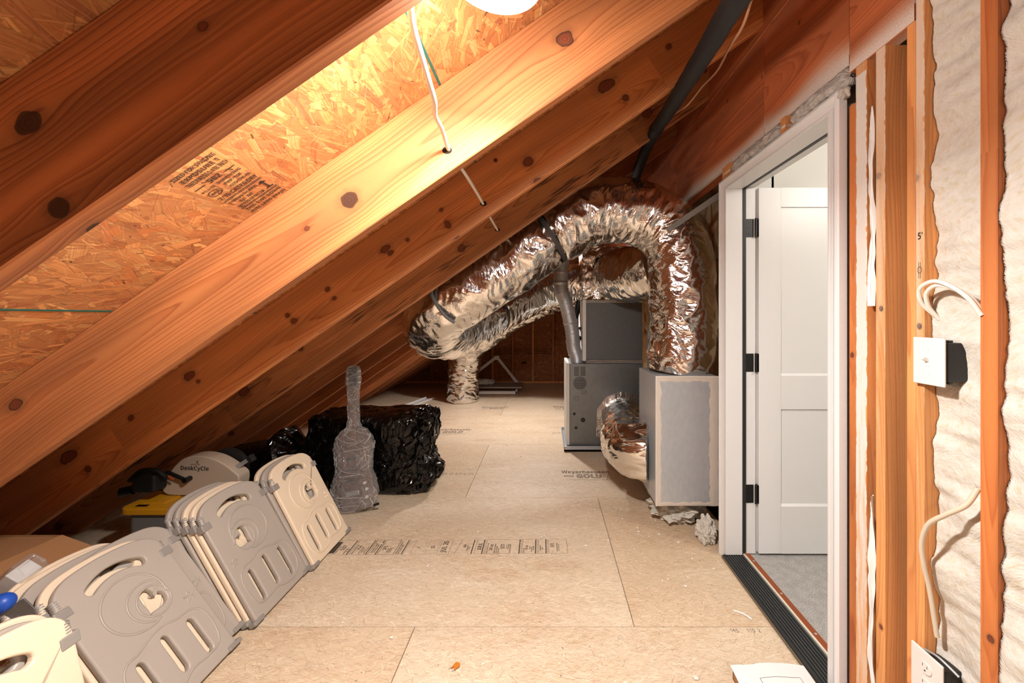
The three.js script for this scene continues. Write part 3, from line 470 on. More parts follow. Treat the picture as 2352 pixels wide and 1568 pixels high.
{
  const g = new THREE.BoxGeometry(0.62, 0.53, 0.54, 40, 40, 30), p = g.attributes.position;
  for (let i = 0; i < p.count; i++) { const x = p.getX(i), y = p.getY(i), z = p.getZ(i), d = 0.03 * n3(x * 6, y * 6, z * 6) + 0.03 * (1 - Math.abs(n3(x * 13, y * 13, z * 13))) + 0.014 * (1 - Math.abs(n3(x * 30, y * 30, z * 30))); p.setXYZ(i, x * (1 + d * 1.6), y, z * (1 + d * 1.6)); }
  g.translate(0.69, 1.768, -4.26); const uv = g.attributes.uv; g.computeVertexNormals();
  mesh('foil_jacket', g, M.foil, plenum);
  mesh('actuator', merge([rbox(0.60, 0.69, 1.56, 1.635, -3.975, -3.925, 0.006), cyl(V(0.645, 1.6, -3.97), V(0.645, 1.6, -3.9), 0.03, 20)]), M.black, plenum, 'small black damper actuator');
  mesh('wire', merge([tube([P(1393, 660, 3.95), P(1370, 645, 3.95), P(1364, 610, 3.96), P(1380, 590, 3.96), P(1400, 585, 3.97)], 0.004, 30, 6)]), M.black, plenum);
}
const supplyPts = [P(1415, 632, 4.05), P(1428, 632, 3.78), P(1455, 630, 3.55), P(1490, 622, 3.4), P(1515, 616, 3.33)];
mesh('collar', foilDuct(supplyPts, 0.25, { seed: 31, nu: 200, amp: 0.15 }), M.foil, tag(plenum, 'foil wrapped supply plenum with a fat elbow on top of the coil cabinet', 'plenum'));

// return box beside the door, its tape and the two flexible ducts on it
const rbx = thing('return_box', 'galvanised return air box beside the door frame', 'duct', [0, 0, 0]);
const RB = { x0: 0.675, x1: 1.065, y0: 0.165, y1: 0.96, z0: -2.9, z1: -2.45 };
mesh('sheet_metal_body', rbox(RB.x0, RB.x1, RB.y0, RB.y1, RB.z0, RB.z1, 0.004), std({ map: steelTex, color: 0xf6f7f6, metalness: 0.3, roughness: 0.36 }), rbx);
{
  const mastic = std({ color: 0xcabfb2, roughness: 0.6, bumpMap: grainBump, bumpScale: 0.002 });
  const strip = (x0, x1, y0, y1, seed, vert) => { // ragged-edged smear of sealant on the front face
    const n = 40, pos = [], idx = []; for (let i = 0; i <= n; i++) { const t = i / n, w0 = 0.008 * n2(t * 7, seed) + 0.004 * n2(t * 25, seed), w1 = 0.008 * n2(t * 6 + 9, seed) + 0.005 * n2(t * 23, seed + 4); const a = vert ? [x0, lerp(y0, y1, t)] : [lerp(x0, x1, t), y0], b = vert ? [x1 + w1, lerp(y0, y1, t)] : [lerp(x0, x1, t), y1 + w0]; const m = [(a[0] + b[0]) / 2, (a[1] + b[1]) / 2]; pos.push(a[0], a[1], RB.z1 - 0.001, m[0], m[1], RB.z1 + 0.003 + 0.0015 * n2(t * 20, seed), b[0], b[1], RB.z1 - 0.001); }
    for (let i = 0; i < n; i++) for (const k of [0, 1]) { const a = i * 3 + k, b = a + 3; idx.push(a, b, a + 1, b, b + 1, a + 1); }
    const g = new THREE.BufferGeometry(); g.setAttribute('position', new THREE.Float32BufferAttribute(pos, 3)); g.setAttribute('uv', new THREE.Float32BufferAttribute(pos.filter((_, i) => i % 3 < 2), 2)); g.setIndex(idx); g.computeVertexNormals(); return g;
  };
  mastic.side = THREE.DoubleSide;
  mesh('sealant', strip(RB.x0, RB.x0 + 0.035, RB.y0, RB.y1, 1, true), mastic, rbx, 'pale smeared duct sealant');
  mesh('sealant', strip(RB.x0, RB.x1, RB.y0, RB.y0 + 0.028, 2), mastic, rbx); mesh('sealant', strip(RB.x0, RB.x1, RB.y1, RB.y1 - 0.036, 3), mastic, rbx);
  mesh('sealant', strip(RB.x1, RB.x1 - 0.07, RB.y0, RB.y1, 5, true), mastic, rbx);
  mesh('flange', merge([rbox(RB.x0 - 0.004, RB.x0 + 0.003, RB.y0, RB.y1, RB.z1 - 0.01, RB.z1 + 0.006, 0.002), rbox(RB.x0 - 0.004, RB.x1, RB.y1 - 0.006, RB.y1 + 0.003, RB.z1 - 0.01, RB.z1 + 0.005, 0.002)]), std({ color: 0xd8cfc4, roughness: 0.55 }), rbx);
}
const returnPts = [V(0.885, 0.955, -2.69), V(0.905, 1.1, -2.69), V(0.925, 1.3, -2.70), V(0.925, 1.52, -2.71), V(0.905, 1.74, -2.73), V(0.82, 1.94, -2.75), V(0.63, 2.045, -2.76), V(0.33, 2.055, -2.76), V(0.05, 1.905, -2.765), V(-0.3, 1.665, -2.77), V(-0.6, 1.475, -2.775), V(-0.76, 1.36, -2.83), V(-0.845, 1.25, -3.0), V(-0.83, 1.2, -3.25), V(-0.74, 1.22, -3.5), V(-0.58, 1.33, -3.85), V(-0.3, 1.50, -4.2), V(0.02, 1.64, -4.42), V(0.42, 1.72, -4.4)];
const flex = thing('flexible_duct', 'silver foil flexible duct arching from the return box along the rafters to the plenum', 'duct', [0, 0, 0]);
mesh('foil_sleeve', foilDuct(returnPts, 0.224, { seed: 3, nu: 700, na: 96, amp: 0.11, pinch: [[0.357, 0.006, 0.14], [0.585, 0.007, 0.13], [0.77, 0.007, 0.1]], ends: 0.02 }), M.foil, flex);
strap(flex, 'hanging_strap', returnPts, 0.357, 0.206, 0.03, std({ color: 0x3a3733, roughness: 0.6 }));
strap(flex, 'hanging_strap', returnPts, 0.585, 0.209, 0.04, std({ color: 0x8d8a86, roughness: 0.6 }));
strap(flex, 'hanging_strap', returnPts, 0.77, 0.212, 0.03, std({ color: 0x4a4643, roughness: 0.6 }));
{ // loose webbing from the wall to the bend of the duct
  const a = P(1662, 441, 2.42), b = P(1532, 530, 2.5), g = new THREE.BoxGeometry(a.distanceTo(b), 0.034, 0.003); g.rotateX(0.35); const d = b.clone().sub(a).normalize(); g.applyQuaternion(new THREE.Quaternion().setFromUnitVectors(V(1, 0, 0), d)); g.translate((a.x + b.x) / 2, (a.y + b.y) / 2, (a.z + b.z) / 2);
  mesh('support_strap', g, std({ color: 0x84817d, roughness: 0.5 }), flex, 'flat grey support strap running to the wall');
  const c = V(-0.745, 1.40, -2.62), e = V(-0.80, 1.47, -2.62); mesh('strap_tail', tube([V(-0.69, 1.55, -2.60), V(-0.74, 1.49, -2.565), V(-0.66, 1.34, -2.575), V(-0.6, 1.29, -2.6)], 0.012, 30, 6), std({ color: 0x5c5a58, roughness: 0.6 }), flex);
}
const lowPts = [V(0.745, 0.33, -3.985), V(0.735, 0.33, -3.8), V(0.70, 0.335, -3.5), V(0.64, 0.37, -3.2), V(0.595, 0.41, -2.95), V(0.60, 0.425, -2.78), V(0.64, 0.425, -2.69), V(0.69, 0.425, -2.665)];
const low = thing('flexible_duct', 'short foil flexible duct curving from the furnace side to the return box', 'duct', [0, 0, 0]);
mesh('foil_sleeve', foilDuct(lowPts, 0.2, { seed: 8, nu: 320, na: 96, amp: 0.2, ends: 0.01 }), M.foil, low);
{ const s = new THREE.Shape(); [[-0.25, -0.2], [-0.24, 0.08], [-0.15, 0.2], [0.0, 0.255], [0.17, 0.22], [0.22, 0.1], [0.22, -0.2]].forEach(([x, y], i) => (i ? s.lineTo(x, y) : s.moveTo(x, y))); const g = new THREE.ExtrudeGeometry(s, { depth: 0.004, bevelEnabled: false }); g.translate(0.745, 0.33, FZ + 0.001); mesh('tape_collar', g, M.foilTape, low, 'silver tape patches round the duct collar'); }
const floorPts = [V(-1.32, 0.0, -6.3), V(-1.32, 0.3, -6.3), V(-1.28, 0.62, -6.25), V(-1.16, 0.92, -6.1), V(-0.92, 1.08, -5.95), V(-0.55, 1.35, -5.78), V(0.0, 1.6, -5.52), V(0.36, 1.7, -5.05), V(0.48, 1.7, -4.5)];
const fl2 = thing('flexible_duct', 'foil flexible duct dropping to the floor near the far wall', 'duct', [0, 0, 0]);
mesh('foil_sleeve', foilDuct(floorPts, 0.255, { seed: 12, nu: 320, na: 80, amp: 0.15, ends: 0.004 }), M.foil, fl2);
const flue = thing('flue_pipe', 'jointed galvanised flue pipe rising from the furnace top', 'pipe', [0, 0, 0]);
{
  const pts = [P(1326, 838, 4.08), P(1325, 822, 4.09), P(1318, 800, 4.1), P(1316, 780, 4.1), P(1313, 755, 4.1), P(1302, 705, 4.09), P(1291, 672, 4.08), P(1288, 655, 4.08), P(1289, 620, 4.08), P(1294, 560, 4.08)];
  mesh('pipe', sweep(pts, (u, a, s) => 0.071 + 0.003 * Math.max(0, Math.sin(s * 60)) ** 12 + (Math.abs(s - 0.45) < 0.012 || Math.abs(s - 0.86) < 0.012 ? 0.004 : 0), 160, 28), M.steel, flue);
  for (const u of [0.1, 0.2, 0.36, 0.62, 0.72, 0.82]) strap(flue, 'joint_band', pts, u, 0.0765, 0.018, M.steel);
}
const lines = thing('refrigerant_line', 'black foam covered pipe hanging under the rafters towards the ducts', 'pipe', [0, 0, 0]);
{
  const pts = [P(1735, -60, 1.02), P(1690, 0, 1.13), P(1625, 110, 1.4), P(1545, 240, 1.95), P(1500, 310, 2.45), P(1475, 365, 2.85), P(1458, 415, 3.2), P(1440, 470, 3.5)];
  mesh('foam_sleeve', sweep(pts, (u, a, s) => 0.037 * (1 + 0.05 * n3(s * 6, Math.cos(a), Math.sin(a)) + (Math.abs(s - 1.35) < 0.04 ? 0.12 : 0)), 120, 20), M.blackSoft, lines);
  mesh('copper_wire', tube([P(1728, -10, 1.08), P(1708, 55, 1.2), P(1675, 110, 1.38), P(1645, 165, 1.6), P(1612, 200, 1.75), P(1580, 240, 1.9), P(1545, 265, 2.1), P(1520, 300, 2.35)], 0.0045, 80, 6), std({ color: 0xb07f5c, roughness: 0.5 }), lines, 'thin tan control wire');
}
const lines2 = thing('refrigerant_line', 'black taped pipe running down beside the flue to the coil cabinet', 'pipe', [0, 0, 0]);
mesh('foam_sleeve', tube([P(1372, 545, 4.0), P(1350, 590, 4.2), P(1335, 650, 4.35), P(1328, 700, 4.35), P(1320, 740, 4.3), P(1318, 770, 4.2), P(1330, 778, 4.12)], 0.032, 60, 12), M.black, lines2);
mesh('pvc_line', tube([P(1362, 545, 3.98), P(1344, 590, 4.15), P(1341, 660, 4.25), P(1334, 760, 4.15)], 0.012, 40, 8), M.white, lines2);
// crumpled insulation under the return box
{
  const clump = (cx, cy, cz, rx, ry, rz, seed) => {
    const h = mergeVertices(new THREE.IcosahedronGeometry(1, 26).deleteAttribute('normal').deleteAttribute('uv')), q = h.attributes.position;
    for (let i = 0; i < q.count; i++) { const x = q.getX(i), y = q.getY(i), z = q.getZ(i), k = 1 + 0.26 * n3(x * 1.8 + seed, y * 1.8, z * 1.8) + 0.1 * n3(x * 5, y * 5 + seed, z * 5) + 0.025 * n3(x * 18, y * 18, z * 18 + seed); q.setXYZ(i, cx + x * k * rx, Math.max(0.001, cy + y * k * ry), cz + z * k * rz); }
    h.computeVertexNormals(); h.setAttribute('uv', new THREE.Float32BufferAttribute(new Float32Array(q.count * 2).map((_, i) => q.array[(i >> 1) * 3 + (i & 1 ? 2 : 0)] * 3), 2)); return h;
  };
  tag(mesh('insulation_scrap', clump(0.87, 0.07, -2.68, 0.17, 0.08, 0.17, 3), M.wool), 'torn white insulation stuffed under the return box', 'insulation');
  tag(mesh('insulation_scrap', clump(0.945, 0.06, -2.36, 0.05, 0.085, 0.06, 8), M.wool), 'pale lump of insulation at the foot of the door casing', 'insulation');
}

// ------------------------------------------------------------------ folded play yard panels leaning under the eaves
const PW = 0.362, PH = 0.57, PT = 0.022;
const plasticGrey = std({ color: 0xa89d92, roughness: 0.42, bumpMap: grainBump, bumpScale: 0.0001 }), plasticCream = std({ color: 0xe2cdb2, roughness: 0.42, bumpMap: grainBump, bumpScale: 0.0001 }), plasticHinge = std({ color: 0x8d867f, roughness: 0.45 });
function panelGeos(mir) {
  const X = (x) => (mir ? PW - x : x), R = 0.095, s = new THREE.Shape();
  s.moveTo(0.01, 0); s.lineTo(PW - 0.01, 0); s.quadraticCurveTo(PW, 0, PW, 0.01); s.lineTo(PW, PH - R); s.bezierCurveTo(PW, PH - R * 0.4, PW - R * 0.4, PH - 0.006, PW - R, PH); s.quadraticCurveTo(PW / 2, PH + 0.012, R, PH); s.bezierCurveTo(R * 0.4, PH - 0.006, 0, PH - R * 0.4, 0, PH - R); s.lineTo(0, 0.01); s.quadraticCurveTo(0, 0, 0.01, 0);
  const path = (pts) => { const p = new THREE.Path(); pts.forEach(([x, y], i) => (i ? p.lineTo(x, y) : p.moveTo(x, y))); p.closePath(); return p; };
  const hole = (pts) => s.holes.push(path(mir ? pts.map(([x, y]) => [X(x), y]).reverse() : pts));
  const arc = []; // banana shaped hand hole
  for (let i = 0; i <= 18; i++) { const a = lerp(2.18, 0.96, i / 18); arc.push([PW / 2 + Math.cos(a) * 0.158, PH - 0.2 + Math.sin(a) * 0.158]); }
  for (let i = 0; i <= 6; i++) { const a = 0.96 - Math.PI / 2 * 0, b = lerp(0.96, 0.96 - Math.PI, i / 6); arc.push([PW / 2 + Math.cos(0.96) * 0.143 + Math.cos(b) * 0.015, PH - 0.2 + Math.sin(0.96) * 0.143 + Math.sin(b) * 0.015]); }
  for (let i = 0; i <= 18; i++) { const a = lerp(0.96, 2.18, i / 18); arc.push([PW / 2 + Math.cos(a) * 0.128, PH - 0.2 + Math.sin(a) * 0.128]); }
  for (let i = 0; i <= 6; i++) { const b = lerp(2.18 + Math.PI, 2.18, i / 6); arc.push([PW / 2 + Math.cos(2.18) * 0.143 + Math.cos(b) * 0.015, PH - 0.2 + Math.sin(2.18) * 0.143 + Math.sin(b) * 0.015]); }
  hole(arc);
  const heart = []; // rounded heart cut-out, tipped over
  for (let i = 0; i < 44; i++) { const t = i / 44 * Math.PI * 2, hx = 16 * Math.sin(t) ** 3, hy = 13 * Math.cos(t) - 5 * Math.cos(2 * t) - 2 * Math.cos(3 * t) - Math.cos(4 * t), a = -0.75; heart.push([PW * 0.615 + (hx * Math.cos(a) - hy * Math.sin(a)) * 0.0026, 0.34 + (hx * Math.sin(a) + hy * Math.cos(a)) * 0.0031]); }
  hole(heart);
  for (const [k, dy] of [[0.24, -0.006], [0.5, 0.012], [0.76, 0]]) { const c = PW * k, w = 0.013, y0 = 0.075 + dy, y1 = 0.184 + dy, o = []; for (let i = 0; i <= 10; i++) { const a = i / 10 * Math.PI; o.push([c + Math.cos(a) * w, y1 + Math.sin(a) * w * 1.5]); } for (let i = 0; i <= 10; i++) { const a = Math.PI + i / 10 * Math.PI; o.push([c + Math.cos(a) * w, y0 + Math.sin(a) * w * 1.5]); } hole(o); }
  const body = new THREE.ExtrudeGeometry(s, { depth: PT - 0.016, bevelEnabled: true, bevelThickness: 0.008, bevelSize: 0.007, bevelOffset: -0.007, bevelSegments: 4, curveSegments: 14 });
  body.translate(0, 0, -(PT - 0.016) / 2);
  const zf = PT / 2 - 0.0003, line = (pts, r = 0.0042, closed = false) => { const g = new THREE.TubeGeometry(new THREE.CatmullRomCurve3(pts.map(([x, y]) => V(X(x), y, zf)), closed), Math.max(24, pts.length * 3), r, 6, closed); return g; };
  const ring = (cx, cy, r, a0, a1, n = 30, sy = 1) => Array.from({ length: n + 1 }, (_, i) => { const a = lerp(a0, a1, i / n); return [cx + Math.cos(a) * r, cy + Math.sin(a) * r * sy]; });
  const list = [line(ring(PW * 0.48, 0.368, 0.1, -0.25, Math.PI * 1.62)), line(ring(PW * 0.585, 0.345, 0.071, 0.9, Math.PI * 1.5)), line(ring(PW * 0.615, 0.338, 0.055, 0, Math.PI * 2 * 0.98), 0.004)];
  const wave = [[0.03, 0.09], [0.035, 0.19], [0.06, 0.218], [0.1, 0.222], [0.14, 0.238], [0.2, 0.246], [0.24, 0.232], [0.29, 0.23], [0.325, 0.205], [0.332, 0.12], [0.31, 0.06], [0.25, 0.052], [0.2, 0.058], [0.14, 0.036], [0.07, 0.04]];
  list.push(line(wave, 0.004, true));
  const star = []; for (let i = 0; i < 10; i++) { const a = Math.PI / 2 + i / 10 * Math.PI * 2, r = i % 2 ? 0.0085 : 0.02; star.push([PW * 0.885 + Math.cos(a) * r, PH * 0.475 + Math.sin(a) * r]); }
  for (let i = 0; i < 10; i++) if (i % 3 !== 2) list.push(line([star[i], [(star[i][0] + star[(i + 1) % 10][0]) / 2, (star[i][1] + star[(i + 1) % 10][1]) / 2], star[(i + 1) % 10]], 0.0032));
  return [body, merge(list)];
}
const PGEO = [panelGeos(false), panelGeos(true)];
function hingeGeo() { // clamp round the panel edge with a ribbed pin on top
  const parts = [rbox(-0.022, 0.022, -0.016, 0.016, -PT / 2 - 0.003, PT / 2 + 0.003, 0.004), cyl(V(0.0, 0.014, 0), V(0.0, 0.05, 0), 0.0105, 16)];
  for (let k = 0; k < 4; k++) parts.push(cyl(V(0, 0.02 + k * 0.008, 0), V(0, 0.0235 + k * 0.008, 0), 0.0125, 16));
  return merge(parts);
}
const HG = hingeGeo(), FOOT = rbox(-0.03, 0.03, -0.001, 0.018, -PT / 2 - 0.006, PT / 2 + 0.006, 0.006);
function panel(parent, { bx, d, lean, k = 0, cream, mir, sink = 0, pitch = 0.0265 }, label) {
  const th = lean * Math.PI / 180, [body, relief] = PGEO[mir ? 1 : 0];
  const p = mesh('panel', body, cream ? plasticCream : plasticGrey, parent, label);
  p.matrixAutoUpdate = true;
  const ex = V(0, 0, -1), ey = V(-Math.sin(th), Math.cos(th), 0), ez = V(Math.cos(th), Math.sin(th), 0);
  p.quaternion.setFromRotationMatrix(new THREE.Matrix4().makeBasis(ex, ey, ez));
  p.position.set(bx, 0.006 + Math.sin(th) * PT / 2, -d).addScaledVector(ez, -pitch * k); p.position.y = 0.006 + Math.sin(th) * PT / 2;
  mesh('moulded_relief', relief, p.material, p);
  for (const x of [0.012, PW - 0.012]) { const h = mesh('hinge', HG, plasticHinge, p); h.position.set(x, PH - 0.102, 0); const f = mesh('foot_clip', FOOT, plasticHinge, p); f.position.set(x, 0.0, 0); f.rotation.z = 0; }
  return p;
}
const yardA = thing('play_yard_fence', 'folded plastic play yard panels with a cream end panel beside the wrapped guitar', 'play yard', [0, 0, 0]);
panel(yardA, { bx: -1.24, d: 1.70, lean: 29.5, mir: true }, 'grey front panel with heart cut-out');
panel(yardA, { bx: -1.24, d: 1.697, lean: 29.5, k: 1, pitch: 0.036, cream: true }); panel(yardA, { bx: -1.24, d: 1.694, lean: 29.5, k: 2, pitch: 0.036, cream: true, mir: true });
panel(yardA, { bx: -1.24, d: 1.691, lean: 29.5, k: 3, pitch: 0.036 }); panel(yardA, { bx: -1.24, d: 1.688, lean: 29.5, k: 4, pitch: 0.036, mir: true });
panel(yardA, { bx: -1.218, d: 2.085, lean: 27.5, cream: true }, 'cream end panel with heart cut-out');
panel(yardA, { bx: -1.22, d: 2.07, lean: 28, k: 1.1 }); panel(yardA, { bx: -1.22, d: 2.075, lean: 29, k: 2.3, cream: true });
const yardB = thing('play_yard_fence', 'stack of grey and cream play yard panels in front, large grey panel with heart cut-out', 'play yard', [0, 0, 0]);
panel(yardB, { bx: -1.243, d: 1.235, lean: 36.5 }, 'large grey front panel');
panel(yardB, { bx: -1.25, d: 1.225, lean: 36.5, k: 1.1, cream: true, mir: true }); panel(yardB, { bx: -1.25, d: 1.325, lean: 36.5, k: 2.1 });
panel(yardB, { bx: -1.25, d: 1.215, lean: 36.5, k: 3.2, mir: true }); panel(yardB, { bx: -1.25, d: 1.2, lean: 37, k: 4.4, cream: true }); panel(yardB, { bx: -1.25, d: 1.21, lean: 37, k: 5.6, cream: true, mir: true });
const yardC = thing('play_yard_fence', 'cream play yard panel at the lower left corner of the picture', 'play yard', [0, 0, 0]);
panel(yardC, { bx: -1.172, d: 0.71, lean: 13, cream: true }, 'cream panel nearest the camera'); panel(yardC, { bx: -1.172, d: 0.70, lean: 13, k: 1.15 }); panel(yardC, { bx: -1.172, d: 0.72, lean: 13, k: 2.3, cream: true, mir: true });

// ------------------------------------------------------------------ black bags
const bagMat = std({ color: 0x030303, roughness: 0.13, bumpMap: foilBump, bumpScale: 0.006 });
function crumple(cx, cy, cz, hx, hy, hz, { seed = 0, amp = 0.03, pow = 5, extra = () => 0, seg = 90 }) {
  const g = mergeVertices(new THREE.BoxGeometry(2, 2, 2, seg, seg, seg).deleteAttribute('normal').deleteAttribute('uv')), p = g.attributes.position, uv = [];
  for (let i = 0; i < p.count; i++) {
    let x = p.getX(i), y = p.getY(i), z = p.getZ(i);
    const m = Math.pow(Math.abs(x) ** pow + Math.abs(y) ** pow + Math.abs(z) ** pow, 1 / pow); x /= m; y /= m; z /= m;
    const rg = (f, o) => (1 - Math.abs(n3(x * f + seed + o, y * f, z * f))) ** 2.5, w = rg(1.4, 0) * 0.5 + rg(3.4, 5) * 0.42 + rg(7.5, 9) * 0.22 + rg(15, 3) * 0.07;
    const k = 1 + amp * 2.6 * (w - 0.5) + extra(x, y, z);
    p.setXYZ(i, cx + x * hx * k, Math.max(0.002, cy + y * hy * k), cz + z * hz * k); uv.push(x * hx * 1.3 + z * 0.4, y * hy * 1.3 + z * 0.5);
  }
  g.setAttribute('uv', new THREE.Float32BufferAttribute(uv, 2)); g.computeVertexNormals(); return g;
}
// taut black sheet: broad planes broken by folds, built as irregular flat facets with softened edges
function facetBag(cx, cy, cz, hx, hy, hz, { seed = 1, seg = 16, jit = 0.012, pow = 9, shape = () => [0, 0, 0] }) {
  const R = rng(seed), g = mergeVertices(new THREE.BoxGeometry(2, 2, 2, seg, Math.round(seg * 0.7), Math.round(seg * 0.6)).deleteAttribute('normal').deleteAttribute('uv')), p = g.attributes.position, uv = [];
  for (let i = 0; i < p.count; i++) {
    let x = p.getX(i) + (R() - 0.5) * 0.07, y = p.getY(i) + (R() - 0.5) * 0.07, z = p.getZ(i) + (R() - 0.5) * 0.07;
    const m = Math.pow(Math.abs(x) ** pow + Math.abs(y) ** pow + Math.abs(z) ** pow, 1 / pow); x /= m; y /= m; z /= m;
    const busy = 0.35 + 1.5 * sstep(0.35, 0.9, x) + 0.6 * (1 - sstep(-0.9, -0.5, x)), j = jit * busy, s = shape(x, y, z), q = 0.03 * n3(x * 1.6 + seed, y * 1.6, z * 1.6);
    p.setXYZ(i, cx + x * hx * (1 + q) + s[0] + (R() - 0.5) * j, Math.max(0.002, cy + y * hy * (1 + q) + s[1] + (R() - 0.5) * j), cz + z * hz * (1 + q) + s[2] + (R() - 0.5) * j);
  }
  const f = toCreasedNormals(g.toNonIndexed ? g : g, 0.28), P2 = f.attributes.position; for (let i = 0; i < P2.count; i++) uv.push(P2.getX(i) * 1.3 + P2.getZ(i) * 0.4, P2.getY(i) * 1.3 + P2.getZ(i) * 0.5);
  f.setAttribute('uv', new THREE.Float32BufferAttribute(uv, 2)); return f;
}
tag(mesh('trash_bag', facetBag(-1.335, 0.295, -3.15, 0.455, 0.3, 0.21, { seed: 4, seg: 30, jit: 0.022, shape: (x, y, z) => [-0.05 * Math.exp(-(((y + 0.1) / 0.25) ** 2)) * sstep(0.8, 1, x) + 0.045 * Math.exp(-(((y + 0.55) / 0.16) ** 2)) * sstep(0.8, 1, x), 0, 0] }), bagMat), 'boxy bundle wrapped in shiny black plastic behind the guitar', 'bag');
tag(mesh('trash_bag', facetBag(-2.07, 0.19, -2.98, 0.34, 0.2, 0.22, { seed: 9, seg: 20, jit: 0.03, pow: 2.8, shape: (x, y, z) => [0, 0.12 * Math.exp(-(((x - 0.35) / 0.18) ** 2)) * Math.max(0, y), 0] }), bagMat), 'slumped black plastic bag with a knotted top under the rafters', 'bag');

// ------------------------------------------------------------------ guitar wrapped in clear film
{
  const t = thing('guitar', 'electric guitar wrapped in clear plastic film leaning on the black bag', 'guitar', [-1.3, 0.012, -2.70]);
  const up = V(-0.145, 0.945, -0.29).normalize(), rt = V(1, 0.15, 0).addScaledVector(up, -V(1, 0.15, 0).dot(up)).normalize(), nz = rt.clone().cross(up);
  t.quaternion.setFromRotationMatrix(new THREE.Matrix4().makeBasis(rt, up, nz));
  const prof = [[0.0, 0.09], [0.03, 0.13], [0.1, 0.148], [0.18, 0.138], [0.26, 0.113], [0.34, 0.113], [0.42, 0.128], [0.48, 0.115], [0.53, 0.08], [0.56, 0.035], [0.6, 0.026], [0.8, 0.024], [0.84, 0.03], [0.9, 0.04], [0.97, 0.036], [1.0, 0.024]];
  const half = (y) => { for (let i = 0; i + 1 < prof.length; i++) if (y <= prof[i + 1][0]) { const q = (y - prof[i][0]) / (prof[i + 1][0] - prof[i][0]); return lerp(prof[i][1], prof[i + 1][1], q * q * (3 - 2 * q)); } return 0.024; };
  const s = new THREE.Shape(); for (let i = 0; i <= 40; i++) { const y = i / 40 * 0.52; s[i ? 'lineTo' : 'moveTo'](half(y) * 0.93, y + 0.01); } for (let i = 40; i >= 0; i--) { const y = i / 40 * 0.52; s.lineTo(-half(y) * 0.93, y + 0.01); }
  const bd = new THREE.ExtrudeGeometry(s, { depth: 0.03, bevelEnabled: true, bevelSize: 0.004, bevelThickness: 0.004, bevelSegments: 2 }); bd.translate(0, 0, -0.015);
  const body = mesh('body', bd, std({ color: 0x5a4034, roughness: 0.35 }), t, 'brown guitar body');
  const pg = new THREE.Shape(); pg.absellipse(0.01, 0.3, 0.085, 0.17, 0, 7); const pgg = new THREE.ExtrudeGeometry(pg, { depth: 0.003, bevelEnabled: false }); pgg.translate(0, 0, 0.019); mesh('pickguard', pgg, std({ color: 0xb9a690, roughness: 0.4 }), body);
  for (const y of [0.2, 0.27, 0.34]) mesh('pickup', rbox(-0.042, 0.042, y - 0.009, y + 0.009, 0.022, 0.029, 0.003), M.blackSoft, body);
  mesh('bridge', rbox(-0.045, 0.045, 0.1, 0.13, 0.019, 0.03, 0.004), M.steel, body);
  for (const [x, y] of [[0.085, 0.17], [0.1, 0.13], [0.1, 0.08]]) mesh('knob', cyl(V(x, y, 0.018), V(x, y, 0.034), 0.01, 14), M.plate, body);
  mesh('neck', rbox(-0.023, 0.023, 0.42, 0.85, 0.0, 0.026, 0.006), std({ color: 0x6d4a32, roughness: 0.5 }), t);
  mesh('headstock', rbox(-0.034, 0.034, 0.84, 0.99, 0.0, 0.018, 0.006), M.black, t, 'black headstock');
  for (const sx of [-1, 1]) for (let k = 0; k < 3; k++) mesh('tuning_peg', cyl(V(sx * 0.03, 0.87 + k * 0.042, 0.008), V(sx * 0.052, 0.87 + k * 0.042, 0.008), 0.007, 12), M.plate, t);
  // film: a loose crinkled hull with windings
  const ny = 240, na = 56, pos = [], idx = [], uv = [];
  for (let i = 0; i <= ny; i++) for (let j = 0; j <= na; j++) {
    const y = i / ny * 1.02 - 0.012, a = (j % na) / na * 6.2832, w = half(clamp(y, 0, 1)) + 0.011, th = y < 0.55 ? 0.036 : 0.03, e = 0.6;
    const cx = Math.sign(Math.cos(a)) * Math.abs(Math.cos(a)) ** e * w, cz = Math.sign(Math.sin(a)) * Math.abs(Math.sin(a)) ** e * th, cr = 0.006 * (1 - Math.abs(n3(cx * 14, y * 18, cz * 14 + 3))) + 0.004 * (1 - Math.abs(n3(cx * 40 + y * 30, y * 34, cz * 40))), end = sstep(-0.012, 0.01, y) * (1 - sstep(0.995, 1.008, y));
    pos.push(cx * (1 + cr * 8) * (0.3 + 0.7 * end), y, cz * (1 + cr * 14) * (0.3 + 0.7 * end) + 0.004); uv.push(j / na, y * 2);
  }
  for (let i = 0; i < ny; i++) for (let j = 0; j < na; j++) { const a = i * (na + 1) + j, b = a + na + 1; idx.push(a, a + 1, b, b, a + 1, b + 1); }
  const g = new THREE.BufferGeometry(); g.setAttribute('position', new THREE.Float32BufferAttribute(pos, 3)); g.setAttribute('uv', new THREE.Float32BufferAttribute(uv, 2)); g.setIndex(idx); g.computeVertexNormals();
  mesh('plastic_film', g, phy({ color: 0xf4f0ec, roughness: 0.15, transmission: 0.84, thickness: 0, side: THREE.DoubleSide, bumpMap: foilBump, bumpScale: 0.014 }), t, 'clear crinkled stretch film');
  // gathered folds where several layers of film lie on each other: thin raised ridges of the same film
  const Rf = rng(64), folds = [], hull = (y, an) => { const w = half(clamp(y, 0, 1)) + 0.013, th = y < 0.55 ? 0.039 : 0.033, q = 0.6; return V(Math.sign(Math.cos(an)) * Math.abs(Math.cos(an)) ** q * w * 1.05, y, Math.sign(Math.sin(an)) * Math.abs(Math.sin(an)) ** q * th * 1.08 + 0.004); };
